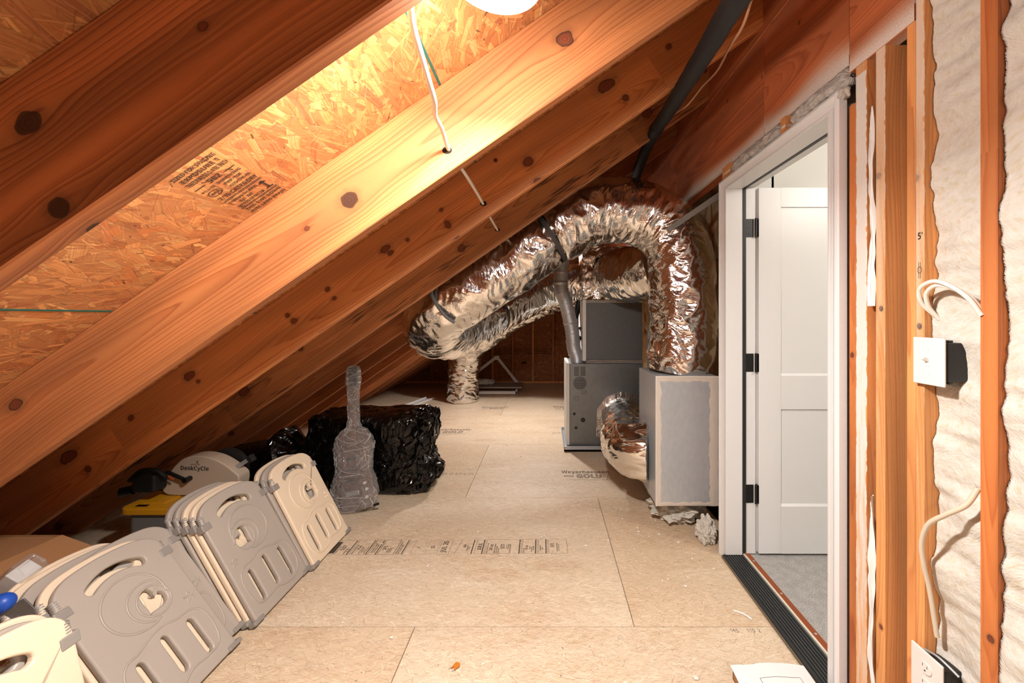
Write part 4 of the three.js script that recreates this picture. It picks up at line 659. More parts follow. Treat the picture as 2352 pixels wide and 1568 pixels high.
  for (let k = 0; k < 170; k++) { const y0 = Rf() ** 1.25 * 0.98, a0 = 0.25 + Rf() * 2.7, dy = (Rf() - 0.42) * 0.13 * (y0 > 0.55 ? 0.5 : 1), da = (Rf() - 0.5) * 2.0, pts = []; for (let i = 0; i <= 5; i++) { const f = i / 5; pts.push(hull(clamp(y0 + dy * f, 0.004, 0.99), a0 + da * f)); } folds.push(new THREE.TubeGeometry(new THREE.CatmullRomCurve3(pts), 12, 0.0006 + 0.0016 * Rf() * Rf(), 5)); }
  const ff = mesh('film_fold', merge(folds), phy({ color: 0xf4f0ec, roughness: 0.22, transmission: 0.55, thickness: 0, side: THREE.DoubleSide }), t, 'gathered folds of the stretch film'); ff.userData.kind = 'stuff';
  const sf = V(0.14, 0.02, 0.02); mesh('strap_button', cyl(sf, V(0.175, 0.025, 0.02), 0.008, 12), M.black, t);
}

// ------------------------------------------------------------------ tote with yellow lid, pedal exerciser on it
{
  const t = thing('storage_tote', 'grey storage tote with a yellow lid under the rafters', 'tote', [-1.93, 0, -2.24]);
  const s = new THREE.Shape(); const rr = (w, h, r) => { const q = new THREE.Shape(); q.moveTo(-w + r, -h); q.lineTo(w - r, -h); q.quadraticCurveTo(w, -h, w, -h + r); q.lineTo(w, h - r); q.quadraticCurveTo(w, h, w - r, h); q.lineTo(-w + r, h); q.quadraticCurveTo(-w, h, -w, h - r); q.lineTo(-w, -h + r); q.quadraticCurveTo(-w, -h, -w + r, -h); return q; };
  const up = (q, dep, y, bev = 0.004) => { const g = new THREE.ExtrudeGeometry(q, { depth: dep, bevelEnabled: true, bevelSize: bev, bevelThickness: bev, bevelSegments: 2 }); g.rotateX(-Math.PI / 2); g.translate(0, y, 0); return g; };
  mesh('tub', up(rr(0.26, 0.155, 0.04), 0.29, 0.006), std({ color: 0x6e6a66, roughness: 0.5 }), t, 'grey plastic tub');
  const yel = std({ color: 0xc98a12, roughness: 0.45 }), lid = mesh('lid', up(rr(0.29, 0.175, 0.05), 0.024, 0.304), yel, t, 'yellow plastic lid');
  for (const x of [-0.16, 0.0, 0.16]) mesh('lid_rib', rbox(x - 0.06, x + 0.06, 0.331, 0.338, -0.12, 0.12, 0.004), yel, lid);
  for (const x of [-0.2, 0.2]) mesh('handle_slot', rbox(x - 0.03, x + 0.03, 0.3315, 0.334, 0.13, 0.15, 0.003), M.black, lid);
}
{
  const t = thing('pedal_exerciser', 'beige pedal exerciser with black pedals on the yellow tote lid', 'exerciser', [-1.94, 0.338, -2.24]);
  const D = 2.2, sc = D / F, cx = 465, cy = 1127, L = (px, py) => [(px - cx) * sc, (cy - py) * sc];
  const s = new THREE.Shape(); [[388, 1105], [395, 1122], [418, 1127], [500, 1127], [552, 1120], [562, 1090], [548, 1074], [526, 1058], [500, 1046], [468, 1041], [440, 1046], [424, 1058], [405, 1080]].forEach(([x, y], i, a) => { const p = L(x, y); i ? s.lineTo(...p) : s.moveTo(...p); });
  const sp = new THREE.Shape(new THREE.SplineCurve(s.getPoints().map((p) => p)).getPoints(80));
  const g = new THREE.ExtrudeGeometry(sp, { depth: 0.07, bevelEnabled: true, bevelSize: 0.006, bevelThickness: 0.008, bevelSegments: 3 }); g.translate(0, 0.008, -0.04);
  const shell = mesh('casing', g, std({ color: 0xb7a48f, roughness: 0.5 }), t, 'beige casing');
  const dk = new THREE.CylinderGeometry(0.115, 0.115, 0.03, 40); dk.rotateX(Math.PI / 2); const c0 = L(505, 1085); dk.translate(c0[0], c0[1] + 0.012, -0.07); mesh('flywheel_cover', dk, M.blackSoft, t, 'dark flywheel cover behind the casing');
  const ax = L(453, 1086), pe = L(412, 1066);
  const crank = mesh('crank_arm', merge([cyl(V(...ax, 0.03), V(...ax, 0.075), 0.014, 16), cyl(V(...ax, 0.065), V(...pe, 0.07), 0.0095, 10)]), M.black, t);
  const pd = L(382, 1085); mesh('pedal', rbox(pd[0] - 0.06, pd[0] + 0.06, pd[1] - 0.045, pd[1] + 0.045, 0.05, 0.13, 0.012), M.blackSoft, t, 'black foot pedal');
  const st = [L(345, 1080), L(372, 1058), L(405, 1058), L(425, 1072)].map(([x, y]) => V(x, y, 0.11)); const sg = new THREE.TubeGeometry(new THREE.CatmullRomCurve3(st), 30, 0.012, 8); sg.scale(1, 1, 1); mesh('pedal_strap', sg, M.blackSoft, t);
  const o = L(425, 1078); const orp = rbox(-0.02, 0.02, -0.006, 0.006, 0, 0.002, 0.001, 1); orp.rotateZ(-0.55); orp.translate(o[0], o[1], 0.079); mesh('label', orp, std({ color: 0xb9532a, roughness: 0.5 }), crank, 'orange sticker');
  const fa = L(405, 1118), fb = L(318, 1140); mesh('frame_tube', cyl(V(fa[0], fa[1] + 0.012, 0.0), V(fb[0], fb[1] + 0.066, 0.05), 0.014, 14), M.blackSoft, t);
  mesh('rubber_foot', cyl(V(fb[0] + 0.02, fb[1] + 0.068, 0.045), V(fb[0] - 0.035, fb[1] + 0.06, 0.06), 0.026, 8), M.black, t);
  mesh('rear_foot', rbox(0.1, 0.22, -0.006 + 0.006, 0.016, -0.09, 0.09, 0.006), M.blackSoft, t);
  const hb = L(560, 1056); const hk = rbox(-0.045, 0.045, -0.011, 0.011, -0.012, 0.012, 0.003); hk.rotateZ(0.55); hk.translate(hb[0] + 0.01, hb[1], -0.01); mesh('handle_bar', hk, M.steel, t);
  const hk2 = rbox(-0.02, 0.02, -0.014, 0.014, -0.016, 0.016, 0.003); hk2.rotateZ(0.55 - 1.57); hk2.translate(hb[0] + 0.045, hb[1] + 0.02, -0.01); mesh('handle_clip', hk2, M.blackSoft, t);
  const lg = canvasTex(512, 220, (c, W, H) => { c.fillStyle = '#000'; c.fillRect(0, 0, W, H); c.fillStyle = '#fff'; c.strokeStyle = '#fff'; c.font = 'bold 98px sans-serif'; c.textAlign = 'center'; c.fillText('DeskCyCle', W / 2, 175); c.lineWidth = 7; c.lineCap = 'round'; c.beginPath(); c.arc(300, 22, 13, 0, 7); c.fill(); c.beginPath(); c.moveTo(298, 40); c.lineTo(322, 62); c.lineTo(345, 84); c.moveTo(304, 48); c.lineTo(276, 62); c.moveTo(322, 62); c.lineTo(300, 84); c.lineTo(296, 98); c.moveTo(190, 76); c.lineTo(280, 76); c.stroke(); }, false);
  const lp = L(460, 1062); const dg = new THREE.PlaneGeometry(0.165, 0.07); dg.rotateZ(-0.03); dg.translate(lp[0] + 0.008, lp[1] + 0.006, 0.0385); mesh('lettering', dg, std({ color: 0x15110f, alphaMap: lg, transparent: true, roughness: 0.6 }), shell, 'black printed lettering');
}
// cardboard box, parcel in clear wrap, blue-handled tool
{
  const t = thing('cardboard_box', 'open brown cardboard box at the left edge behind the play yard panels', 'box', [-2.18, 0, -1.46]);
  const w = 0.21, h = 0.44, d = 0.16, k = 0.005;
  mesh('carton', merge([box(-w, w, 0.001, 0.006, -d, d), box(-w, w, 0.001, h, d - k, d), box(-w, w, 0.001, h, -d, -d + k), box(-w, -w + k, 0.001, h, -d, d), box(w - k, w, 0.001, h, -d, d)]), M.card, t);
  const f = box(0, 0.13, -0.002, 0.002, -d, d); f.rotateZ(-0.35); f.translate(w, h, 0); mesh('flap', f, M.card, t); const f2 = box(-0.14, 0, -0.002, 0.002, -d, d); f2.rotateZ(-0.3); f2.translate(-w + 0.14, h + 0.002, 0); mesh('flap', f2, M.card, t);
  const f3 = box(-w, w, -0.002, 0.002, 0, 0.12); f3.rotateX(0.4); f3.translate(0, h, d); mesh('flap', f3, M.card, t); const f4 = box(-w, w, -0.002, 0.002, -0.3, 0); f4.rotateX(-0.02); f4.translate(0, h + 0.004, d - 0.01); mesh('flap', f4, M.card, t);
}
{
  const t = thing('wrapped_parcel', 'white carton in crinkled clear plastic beside the cardboard box', 'parcel', [-1.80, 0.42, -1.32]);
  t.rotation.set(0.2, 0.15, 0.72);
  mesh('carton', rbox(-0.1, 0.1, -0.025, 0.025, -0.035, 0.035, 0.004), std({ color: 0xd9d6d2, roughness: 0.6 }), t);
  const lt = canvasTex(256, 64, (c, W, H) => { c.fillStyle = '#d8d5d0'; c.fillRect(0, 0, W, H); c.fillStyle = '#3b3b3f'; for (let i = 0; i < 9; i++) c.fillRect(14 + i * 24, 14 + (i % 3) * 4, 16, 30); c.fillRect(10, 50, 220, 4); }); const lg = new THREE.PlaneGeometry(0.11, 0.026); lg.translate(-0.01, 0, 0.0355); mesh('printed_label', lg, std({ map: lt, roughness: 0.5 }), t);
  const g = crumple(0, 0, 0, 0.125, 0.036, 0.044, { seed: 21, amp: 0.07, pow: 4, seg: 36 }); const p = g.attributes.position; for (let i = 0; i < p.count; i++) if (p.getY(i) === 0.002) p.setY(i, 0.002); 
  const g2 = new RoundedBoxGeometry(0.25, 0.066, 0.086, 12, 0.02), q = g2.attributes.position; for (let i = 0; i < q.count; i++) { const x = q.getX(i), y = q.getY(i), z = q.getZ(i), m = 1 + 0.16 * (1 - Math.abs(n3(x * 30, y * 30, z * 30))) - 0.1; q.setXYZ(i, x * m, y * m, z * m); } g2.computeVertexNormals();
  mesh('plastic_film', g2, phy({ color: 0xf6f6f6, roughness: 0.14, transmission: 0.92, thickness: 0, side: THREE.DoubleSide }), t, 'clear crinkled bag');
}
{
  const t = thing('hand_saw', 'tool with a rounded blue plastic handle and grey blade at the left edge', 'tool', [-1.655, 0.455, -1.2]);
  t.rotation.set(0.1, 0.3, 0.5);
  mesh('handle', merge([new THREE.CapsuleGeometry(0.028, 0.13, 8, 20).rotateZ(Math.PI / 2).translate(-0.05, 0.0, 0)]), std({ color: 0x1f4fb0, roughness: 0.4 }), t, 'blue plastic handle');
  mesh('blade', rbox(-0.2, 0.06, -0.095, -0.02, -0.002, 0.002, 0.001), M.steelDark, t);
}

// ------------------------------------------------------------------ print on the boards
function decalMat(W, H, draw, color = 0x17110d, opacity = 0.9) { const t = canvasTex(W, H, (c) => { c.fillStyle = '#000'; c.fillRect(0, 0, W, H); c.fillStyle = c.strokeStyle = '#fff'; draw(c, W, H); const R = rng(W * 7 + H); c.fillStyle = '#000'; for (let i = 0; i < W * H / 260; i++) { c.globalAlpha = R() * 0.8; c.fillRect(R() * W, R() * H, 1 + R() * 2.4, 1 + R() * 1.6); } c.globalAlpha = 1; }, false); return std({ color, alphaMap: t, transparent: true, opacity, roughness: 0.8 }); }
{
  const m = decalMat(620, 1400, (c, W, H) => {
    const T = (s, x, y, px, w, al = 'left') => { c.font = `bold ${px}px sans-serif`; c.textAlign = al; c.fillText(s, x, y, w); };
    T('SIZED FOR SPACING', 30, 90, 84, 600); T('EXPOSURE 1', 60, 190, 92, 560); T('THICKNESS 0.418 INCH', 40, 290, 96, 590);
    c.fillRect(20, 372, 150, 16); c.fillRect(450, 372, 150, 16); T('502', 310, 412, 112, 260, 'center');
    T('PS 2-18', 20, 500, 58, 190); T('SHEATHING', 250, 500, 66, 350); c.lineWidth = 12; c.beginPath(); c.ellipse(110, 590, 88, 62, 0, 0, 7); c.stroke(); T('APA', 110, 612, 64, 150, 'center'); T('PRP-108', 280, 582, 68, 300); T('HUD-UM-40', 280, 664, 68, 320);
    T('7/16 CATEGORY', 20, 780, 104, 590); c.fillRect(10, 812, 600, 12); c.fillRect(10, 834, 600, 12);
    T('STRENGTH AXIS', 20, 930, 72, 450); T('EJE DE', 120, 1012, 72, 250); T('RESISTENCIA', 20, 1096, 72, 430); c.lineWidth = 26; c.beginPath(); c.moveTo(545, 1090); c.lineTo(545, 900); c.stroke(); c.beginPath(); c.moveTo(490, 940); c.lineTo(545, 870); c.lineTo(600, 940); c.fill(); c.fillRect(490, 1070, 110, 24);
    c.fillRect(10, 1124, 600, 12); c.fillRect(10, 1146, 600, 12); T('THIS SIDE DOWN', 20, 1246, 84, 590); T('ESTE LADO ABAJO', 20, 1346, 84, 590);
  });
  const g = new THREE.PlaneGeometry(0.128, 0.289), d = mesh('grade_stamp', g, m, ceiling, 'black printed grade stamp on the roof board');
  const e = V(CO, SI, 0), n = V(SI, -CO, 0); d.quaternion.setFromRotationMatrix(new THREE.Matrix4().makeBasis(e, V(0, 0, 1), n)); d.position.set(-0.843, SHY + SLOPE * -0.843, -1.078).addScaledVector(n, 0.0015);
}
// green edge paint along the two sheet joints
for (const x of [-0.325, -0.325 - 1.2192 * CO]) for (const b of [1, 2, 3]) {
  const m = mesh('edge_paint', box(-0.0035, 0.0035, -0.0005, 0.0005, -0.284, 0.284), std({ color: 0x1d5a4c, roughness: 0.8 }), ceiling, 'green painted sheet edge');
  m.rotation.z = TH; m.position.set(x, SHY + SLOPE * x - 0.0012, -(STEP * b + RT / 2 + STEP / 2));
}
function floorPrint(name, x0, x1, d0, d1, mat, turn = 0) { const g = new THREE.PlaneGeometry(x1 - x0, Math.abs(d1 - d0)); g.rotateX(-Math.PI / 2); g.rotateY(turn); g.translate((x0 + x1) / 2, 0.0008, -(d0 + d1) / 2); return mesh(name, g, mat, floor); }
{
  const strip = decalMat(2048, 244, (c, W, H) => {
    c.lineWidth = 3; const cell = (x0, x1, lines, { dbl, frame = true } = {}) => {
      if (frame) { c.globalAlpha = 0.75; c.strokeRect(x0, 6, x1 - x0, H - 12); c.globalAlpha = 1; } if (dbl) { c.lineWidth = 9; c.beginPath(); c.moveTo(x1 - 14, 6); c.lineTo(x1 - 14, H - 6); c.stroke(); c.lineWidth = 3; }
      let x = x0 + 8; for (const [s, px, off = 0, ff = 'sans-serif'] of lines) { c.save(); c.translate(x + px * 0.86, H - 16 - off); c.rotate(-Math.PI / 2); c.font = `bold ${px}px ${ff}`; c.fillText(s, 0, 0, H - 32 - off); c.restore(); x += px * 1.08; }
    };
    c.fillRect(0, 30, 60, H - 60);
    cell(0, 190, [['24 OC', 50, 40], ['STURD-I-FLOOR', 18], ['537', 50, 60], ['EXPOSURE 1', 18], ['TG NET', 16, 30]], { dbl: true });
    cell(200, 350, [['SIZED FOR SPACING', 16], ['1F24', 34, 60], ['23/32 CATEGORY', 15], ['THICKNESS', 15, 20], ['PS 2-18', 14, 30], ['SHEATHING SPAN', 14]], { dbl: true });
    cell(355, 430, [['STRENGTH AXIS', 20, 20], ['THIS SIDE DOWN', 16, 20]], { dbl: true });
    cell(435, 565, [['SFI', 44, 60], ['CERTIFIED', 14, 20], ['SOURCING', 14, 20], ['PROMOTING', 12, 20]]);
    cell(570, 650, [['TONGUE AND GROOVE', 18], ['THIS SIDE DOWN', 18]], { dbl: true });
    c.setLineDash([18, 14]); cell(705, 810, [['E', 0.1], ['', 20], ['E', 36, 90]]); cell(830, 920, [['', 14], ['25', 44, 80]]); c.setLineDash([]); cell(935, 1030, [['JUL 26', 62, 20]]);
    c.beginPath(); c.moveTo(1110, 6); c.lineTo(1080, H - 6); c.stroke();
    cell(1120, 1235, [['AA', 40, 90], ['ENGINEERED', 14, 40], ['WOOD', 14, 60]], { dbl: true, frame: false }); cell(1245, 1325, [['APA', 58, 50]], { dbl: true });
    cell(1335, 1640, [['RATED STURD-I-FLOOR', 15], ['24 oc', 44, 40], ['SIZED FOR SPACING', 16], ['T&G NET WIDTH', 15], ['EXPOSURE 1', 15], ['537', 46, 70], ['PS 2-18', 14, 80], ['PRP-108 HUD', 14, 60], ['23/32 CATEGORY', 18]], { dbl: true });
    cell(1650, 1780, [['SHEATHING', 14], ['1F24', 32, 50], ['23/32', 16, 60], ['CATEGORY', 14, 20], ['EXPOSURE', 14, 40]], { dbl: true }); cell(1790, 1870, [['STRENGTH', 18, 30], ['AXIS', 16, 50]], { dbl: true });
    cell(1880, 2040, [['SFI', 44, 90], ['', 10], ['CERTIFIED SOURCING', 13, 20], ['www.sfiprogram.org', 11, 30]]);
  }, 0x3a2c22, 0.72);
  floorPrint('grade_stamp', -1.235, 0.125, 2.225, 2.375, strip, 0.012);
  const gold = decalMat(1024, 420, (c, W, H) => { c.font = 'bold 150px sans-serif'; c.fillText('Weyerhaeuser', 20, 140, 960); c.font = 'bold 80px sans-serif'; c.fillText('EDGE', 60, 280, 220); c.font = 'bold 190px sans-serif'; c.lineWidth = 9; c.strokeText('GOLD', 310, 320, 620); c.globalAlpha = 0.5; c.fillText('GOLD', 310, 320, 620); c.globalAlpha = 1; c.lineWidth = 8; c.beginPath(); c.moveTo(90, 385); c.lineTo(900, 385); c.lineTo(1010, 60); c.stroke(); }, 0x4a4038, 0.62);
  floorPrint('brand_stamp', 0.12, 0.545, 3.23, 3.46, gold); floorPrint('brand_stamp', -1.34, -0.87, 4.5, 4.75, gold); floorPrint('brand_stamp', 0.09, 0.56, 5.66, 5.95, gold); floorPrint('brand_stamp', -0.96, -0.55, 5.7, 5.92, gold);
  const dots = decalMat(1024, 128, (c) => { c.font = 'bold 84px monospace'; c.fillText('23/32 APA TG 07:42 2216', 10, 95, 1000); }, 0x4a4038, 0.5); floorPrint('ink_jet_code', -0.9, -0.61, 3.33, 3.41, dots); floorPrint('ink_jet_code', 0.06, 0.3, 4.5, 4.62, dots);
  const code = decalMat(512, 96, (c) => { c.font = 'bold 62px monospace'; c.fillText('115   115 2', 10, 70, 490); }, 0x5a4636, 0.55); floorPrint('ink_jet_code', 0.775, 0.935, 1.665, 1.705, code);
  const wall = decalMat(1024, 220, (c, W, H) => { const L = ['SIZED FOR SPACING EXPOSURE 1 THICKNESS', 'STRENGTH AXIS THIS SIDE DOWN 7/16 CATEGORY', 'PS 2-18 SHEATHING PRP-108 HUD-UM-40']; c.font = 'bold 58px sans-serif'; L.forEach((s, i) => c.fillText(s, 10, 60 + i * 68, 1000)); }, 0x1b0f08, 0.6);
  const g = new THREE.PlaneGeometry(1.5, 0.15), d = mesh('grade_stamp', g, wall, wallBack); d.position.set(-0.62, 0.635, -8.0888);
  const knot = decalMat(64, 64, (c) => { c.beginPath(); c.ellipse(32, 32, 28, 14, -0.3, 0, 7); c.fill(); }, 0x1a0d07, 0.8), kg = new THREE.PlaneGeometry(0.13, 0.1), kk = mesh('knot_mark', kg, knot, wallBack); kk.position.set(-0.45, 0.4, -8.0886);
}
{ // pencil marks on the stud faces
  const pen = decalMat(128, 640, (c) => { c.lineWidth = 6; c.font = 'bold 110px sans-serif'; c.fillText("5'", 30, 110); c.beginPath(); c.ellipse(64, 460, 34, 36, 0, 0, 7); c.moveTo(50, 370); c.lineTo(50, 560); c.moveTo(78, 370); c.lineTo(78, 560); c.stroke(); }, 0x1b1715, 0.9), g = new THREE.PlaneGeometry(0.022, 0.15); g.rotateY(-Math.PI / 2);
  const d = mesh('pencil_mark', g, pen, wallRight); d.position.set(WX - 0.0006, 1.485, -1.067);
}

// ------------------------------------------------------------------ cables
const romex = thing('white_cable', 'white electric cable running through holes bored in the rafters', 'cable', [0, 0, 0]);
{
  const pts = [V(-0.20, 1.86, -0.60), V(-0.235, 1.852, -0.69), V(-0.248, 1.84, -0.8), V(-0.262, 1.832, -0.93), V(-0.285, 1.842, -1.02), V(-0.289, 1.847, -1.1), V(-0.3, 1.838, -1.23), V(-0.294, 1.842, -1.4), V(-0.292, 1.846, -1.6), V(-0.291, 1.846, -1.84), V(-0.296, 1.85, -2.1), V(-0.299, 1.858, -2.45), V(-0.3, 1.86, -3.1), V(-0.3, 1.86, -4.9)];
  const g = new THREE.TubeGeometry(new THREE.CatmullRomCurve3(pts), 160, 0.0062, 8); mesh('sheath', g, M.cable, romex);
  for (const [x, y, n] of [[-0.304, 1.836, 2], [-0.289, 1.847, 3], [-0.299, 1.86, 4]]) { const h = new THREE.CylinderGeometry(0.0125, 0.0125, 0.004, 20); h.rotateX(Math.PI / 2); h.scale(1.2, 0.9, 1); h.translate(x, y, -STEP * n + 0.0004 - 0.0016); mesh('bored_hole', h, std({ color: 0x1c0e07, roughness: 1 }), ceiling, 'bored cable hole'); }
}
const loop = thing('cable_loop', 'white cable loop above the light switch', 'cable', [0, 0, 0]);
mesh('sheath', tube([V(1.0, 1.33, -0.915), V(0.985, 1.37, -0.93), V(0.975, 1.40, -0.96), V(0.972, 1.416, -1.0), V(0.975, 1.40, -1.04), V(0.99, 1.365, -1.052), V(1.02, 1.33, -1.047)], 0.0052, 60, 8), M.cable, loop);
mesh('sheath', tube([V(1.005, 1.34, -0.918), V(0.992, 1.375, -0.935), V(0.985, 1.395, -0.965), V(0.98, 1.406, -1.0), V(0.985, 1.388, -1.032), V(1.0, 1.355, -1.043), V(1.025, 1.32, -1.04)], 0.0052, 60, 8), M.cable, loop);
const drop = thing('cable_drop', 'beige cable hanging down over the insulation to the outlet', 'cable', [0, 0, 0]);
mesh('sheath', tube([V(1.0, 0.93, -0.922), V(0.985, 0.885, -0.935), V(0.972, 0.845, -0.97), V(0.968, 0.80, -1.01), V(0.972, 0.74, -1.032), V(0.982, 0.68, -1.036), V(0.995, 0.62, -1.035), V(1.01, 0.5, -1.03)], 0.0058, 70, 8), std({ color: 0xcdbfa9, roughness: 0.5 }), drop);

// ------------------------------------------------------------------ switch and outlet
function wallPlate(parent, y0, y1, d0, d1, x) { return mesh('cover_plate', rbox(x, x + 0.006, y0, y1, -d1, -d0, 0.003, 3), M.plate, parent); }
{
  const t = thing('light_switch', 'white switch plate on a black wall box', 'switch', [0, 0, 0]), x = 0.984;
  const pl = wallPlate(t, 1.151, 1.273, 0.985, 1.07, x);
  mesh('box', merge([rbox(x + 0.007, 1.045, 1.165, 1.262, -1.052, -0.985, 0.004), rbox(1.0, 1.012, 1.255, 1.268, -1.02, -0.99, 0.002), rbox(1.0, 1.012, 1.158, 1.17, -1.02, -0.99, 0.002)]), M.black, t, 'black plastic wall box');
  mesh('bezel', rbox(x - 0.0012, x + 0.001, 1.199, 1.225, -1.0335, -1.0225, 0.001), M.plate, pl);
  const tg = rbox(-0.016, 0.004, -0.0045, 0.0045, -0.004, 0.004, 0.002); tg.rotateZ(-0.5); tg.translate(x, 1.214, -1.028); mesh('toggle', tg, M.plate, t);
  for (const y of [1.181, 1.243]) mesh('screw_head', cyl(V(x - 0.001, y, -1.028), V(x + 0.001, y, -1.028), 0.0032, 12).translate(0, 0, 0), M.plate, pl);
}
{
  const t = thing('outlet', 'white duplex outlet plate low on the stud wall', 'outlet', [0, 0, 0]), x = 0.984;
  const pl = wallPlate(t, 0.335, 0.456, 0.99, 1.076, x);
  mesh('box', rbox(x + 0.007, 1.045, 0.35, 0.44, -1.052, -0.992, 0.004), M.black, t, 'black plastic wall box');
  for (const y of [0.417, 0.374]) {
    const s = new THREE.CylinderGeometry(0.0172, 0.0172, 0.004, 32); s.rotateZ(Math.PI / 2); s.scale(1, 0.85, 1); s.translate(x - 0.001, y, -1.033); const f = mesh('socket', s, M.plate, pl);
    for (const dz of [-0.006, 0.006]) mesh('slot', rbox(x - 0.0034, x - 0.0028, y + 0.001, y + 0.008, -1.033 + dz - 0.0008, -1.033 + dz + 0.0008, 0.0003, 1), M.black, f);
    const gr = cyl(V(x - 0.0034, y - 0.007, -1.033), V(x - 0.0028, y - 0.007, -1.033), 0.0022, 12); mesh('ground_hole', gr, M.black, f);
  }
  mesh('mounting_screw', tube([V(0.995, 0.452, -1.05), V(1.0, 0.458, -1.02), V(1.005, 0.452, -0.99), V(1.01, 0.445, -0.975)], 0.003, 20, 8), M.steel, t);
}

// ------------------------------------------------------------------ insulation rolls, blocks and torn facing round the door head
const greyWrap = std({ color: 0xc2bcb4, roughness: 0.45, bumpMap: foilBump, bumpScale: 0.006 });
for (const [a, b, lab] of [[2.115, 1.69, 'grey wrapped insulation roll above the far half of the door'], [1.60, 1.312, 'grey wrapped insulation roll above the near half of the door']]) {
  const g = sweep([V(1.006, 2.118, -a), V(1.0, 2.12, -lerp(a, b, 0.3)), V(1.002, 2.122, -lerp(a, b, 0.6)), V(1.008, 2.122, -b)], (u, an, s) => 0.029 * (1 + 0.22 * n3(s * 14, Math.cos(an), Math.sin(an)) + 0.1 * n3(s * 40, Math.cos(an) * 2, Math.sin(an) * 2)) * Math.min(1, Math.sqrt(Math.min(u, 1 - u) * 14) + 0.25), 90, 24);
  mesh('insulation_roll', g, greyWrap, wallRight, lab);
}
for (const [a, b] of [[1.645, 1.678], [2.14, 2.235]]) mesh('blocking', rbox(0.986, 1.045, 2.087, 2.158, -b, -a, 0.001), MS.w, wallRight);
for (const [fy0, fy1] of [[1.36, 1.97], [0.08, 0.78]]) { // torn white facing hanging in the narrow bay
  const ny = 220, nz = 8, pos = [], idx = [], uv = [];
  for (let i = 0; i <= ny; i++) for (let j = 0; j <= nz; j++) { const y = lerp(fy0, fy1, i / ny), rag = 0.45 + 0.6 * n2(y * 1.7, 5) + 0.1 * n2(y * 9, 2) - 1.1 * Math.max(0, Math.abs(i / ny - 0.5) - 0.38) * 6, t = j / nz * clamp(0.62 + 0.45 * rag, 0.15, 1), x = WX - 0.004 + 0.010 * n2(y * 3, t * 2 + 3) + 0.003 * n2(y * 9, t * 3); pos.push(x + 0.012 * t * t, y, -(1.212 + 0.03 * t)); uv.push(t, y); }
  for (let i = 0; i < ny; i++) for (let j = 0; j < nz; j++) { const a = i * (nz + 1) + j, b = a + nz + 1; idx.push(a, b, a + 1, b, b + 1, a + 1); }
  const g = new THREE.BufferGeometry(); g.setAttribute('position', new THREE.Float32BufferAttribute(pos, 3)); g.setAttribute('uv', new THREE.Float32BufferAttribute(uv, 2)); g.setIndex(idx); g.computeVertexNormals();
  mesh('torn_facing', g, std({ color: 0xe4e2de, roughness: 0.6, side: THREE.DoubleSide }), wallRight, 'torn white insulation facing');
}
{
  const lump = new THREE.IcosahedronGeometry(0.017, 3), p = lump.attributes.position; for (let i = 0; i < p.count; i++) { const x = p.getX(i), y = p.getY(i), z = p.getZ(i), k = 1 + 0.35 * n3(x * 60, y * 60, z * 60); p.setXYZ(i, x * k + 0.985, y * k * 1.15 + 2.066, z * k - 1.318); } lump.computeVertexNormals();
  mesh('crumpled_tape', lump, phy({ color: 0xb5aea4, roughness: 0.25 }), door, 'crumpled lump of tape on the casing corner');
}

// ------------------------------------------------------------------ things on the floor
{
  const t = thing('flat_carton', 'flat white printed carton on the floor by the threshold', 'box', [0.815, 0, -1.2]);
  const tex = canvasTex(512, 1024, (c, W, H) => { c.fillStyle = '#eeebe8'; c.fillRect(0, 0, W, H); c.strokeStyle = '#47423f'; c.lineWidth = 3; c.strokeRect(150, 110, 270, 330); c.fillStyle = '#3a3633'; c.save(); c.translate(66, 420); c.rotate(-Math.PI / 2); c.font = 'bold 46px sans-serif'; c.fillText('SAFETY', 0, 40, 300); c.restore(); c.fillRect(36, 130, 2, 300); c.fillStyle = 'rgba(235,205,190,0.5)'; c.fillRect(300, 300, 100, 120); });
  const w = 0.132, d = 0.26, h = 0.034; mesh('tray', merge([box(-w, w, 0.001, 0.004, -d, d), box(-w, -w + 0.003, 0.001, h, -d, d), box(w - 0.003, w, 0.001, h, -d, d), box(-w, w, 0.001, h, -d, -d + 0.003)]), M.card, t, 'brown cardboard tray');
  const ny = 16, nx = 10, pos = [], uv = [], idx = []; for (let i = 0; i <= ny; i++) for (let j = 0; j <= nx; j++) { const z = lerp(-d - 0.012, d, i / ny), x = lerp(-w - 0.004, w + 0.003, j / nx), b = 0.010 * (1 - i / ny) * Math.sin(j / nx * 3.14) + 0.004 * n2(x * 9, z * 5); pos.push(x, h + 0.004 + b, z); uv.push(j / nx, 1 - i / ny); }
  for (let i = 0; i < ny; i++) for (let j = 0; j < nx; j++) { const a = i * (nx + 1) + j, b = a + nx + 1; idx.push(a, b, a + 1, b, b + 1, a + 1); }
  const g = new THREE.BufferGeometry(); g.setAttribute('position', new THREE.Float32BufferAttribute(pos, 3)); g.setAttribute('uv', new THREE.Float32BufferAttribute(uv, 2)); g.setIndex(idx); g.computeVertexNormals();
  mesh('printed_lid', g, std({ map: tex, roughness: 0.5, side: THREE.DoubleSide }), t, 'white lid with a printed frame'); 
  const fl = box(-0.02, 0.02, 0, 0.002, -0.03, 0); fl.rotateX(0.9); fl.translate(0.09, 0.012, -d - 0.002); mesh('tab', fl, M.card, t);
}
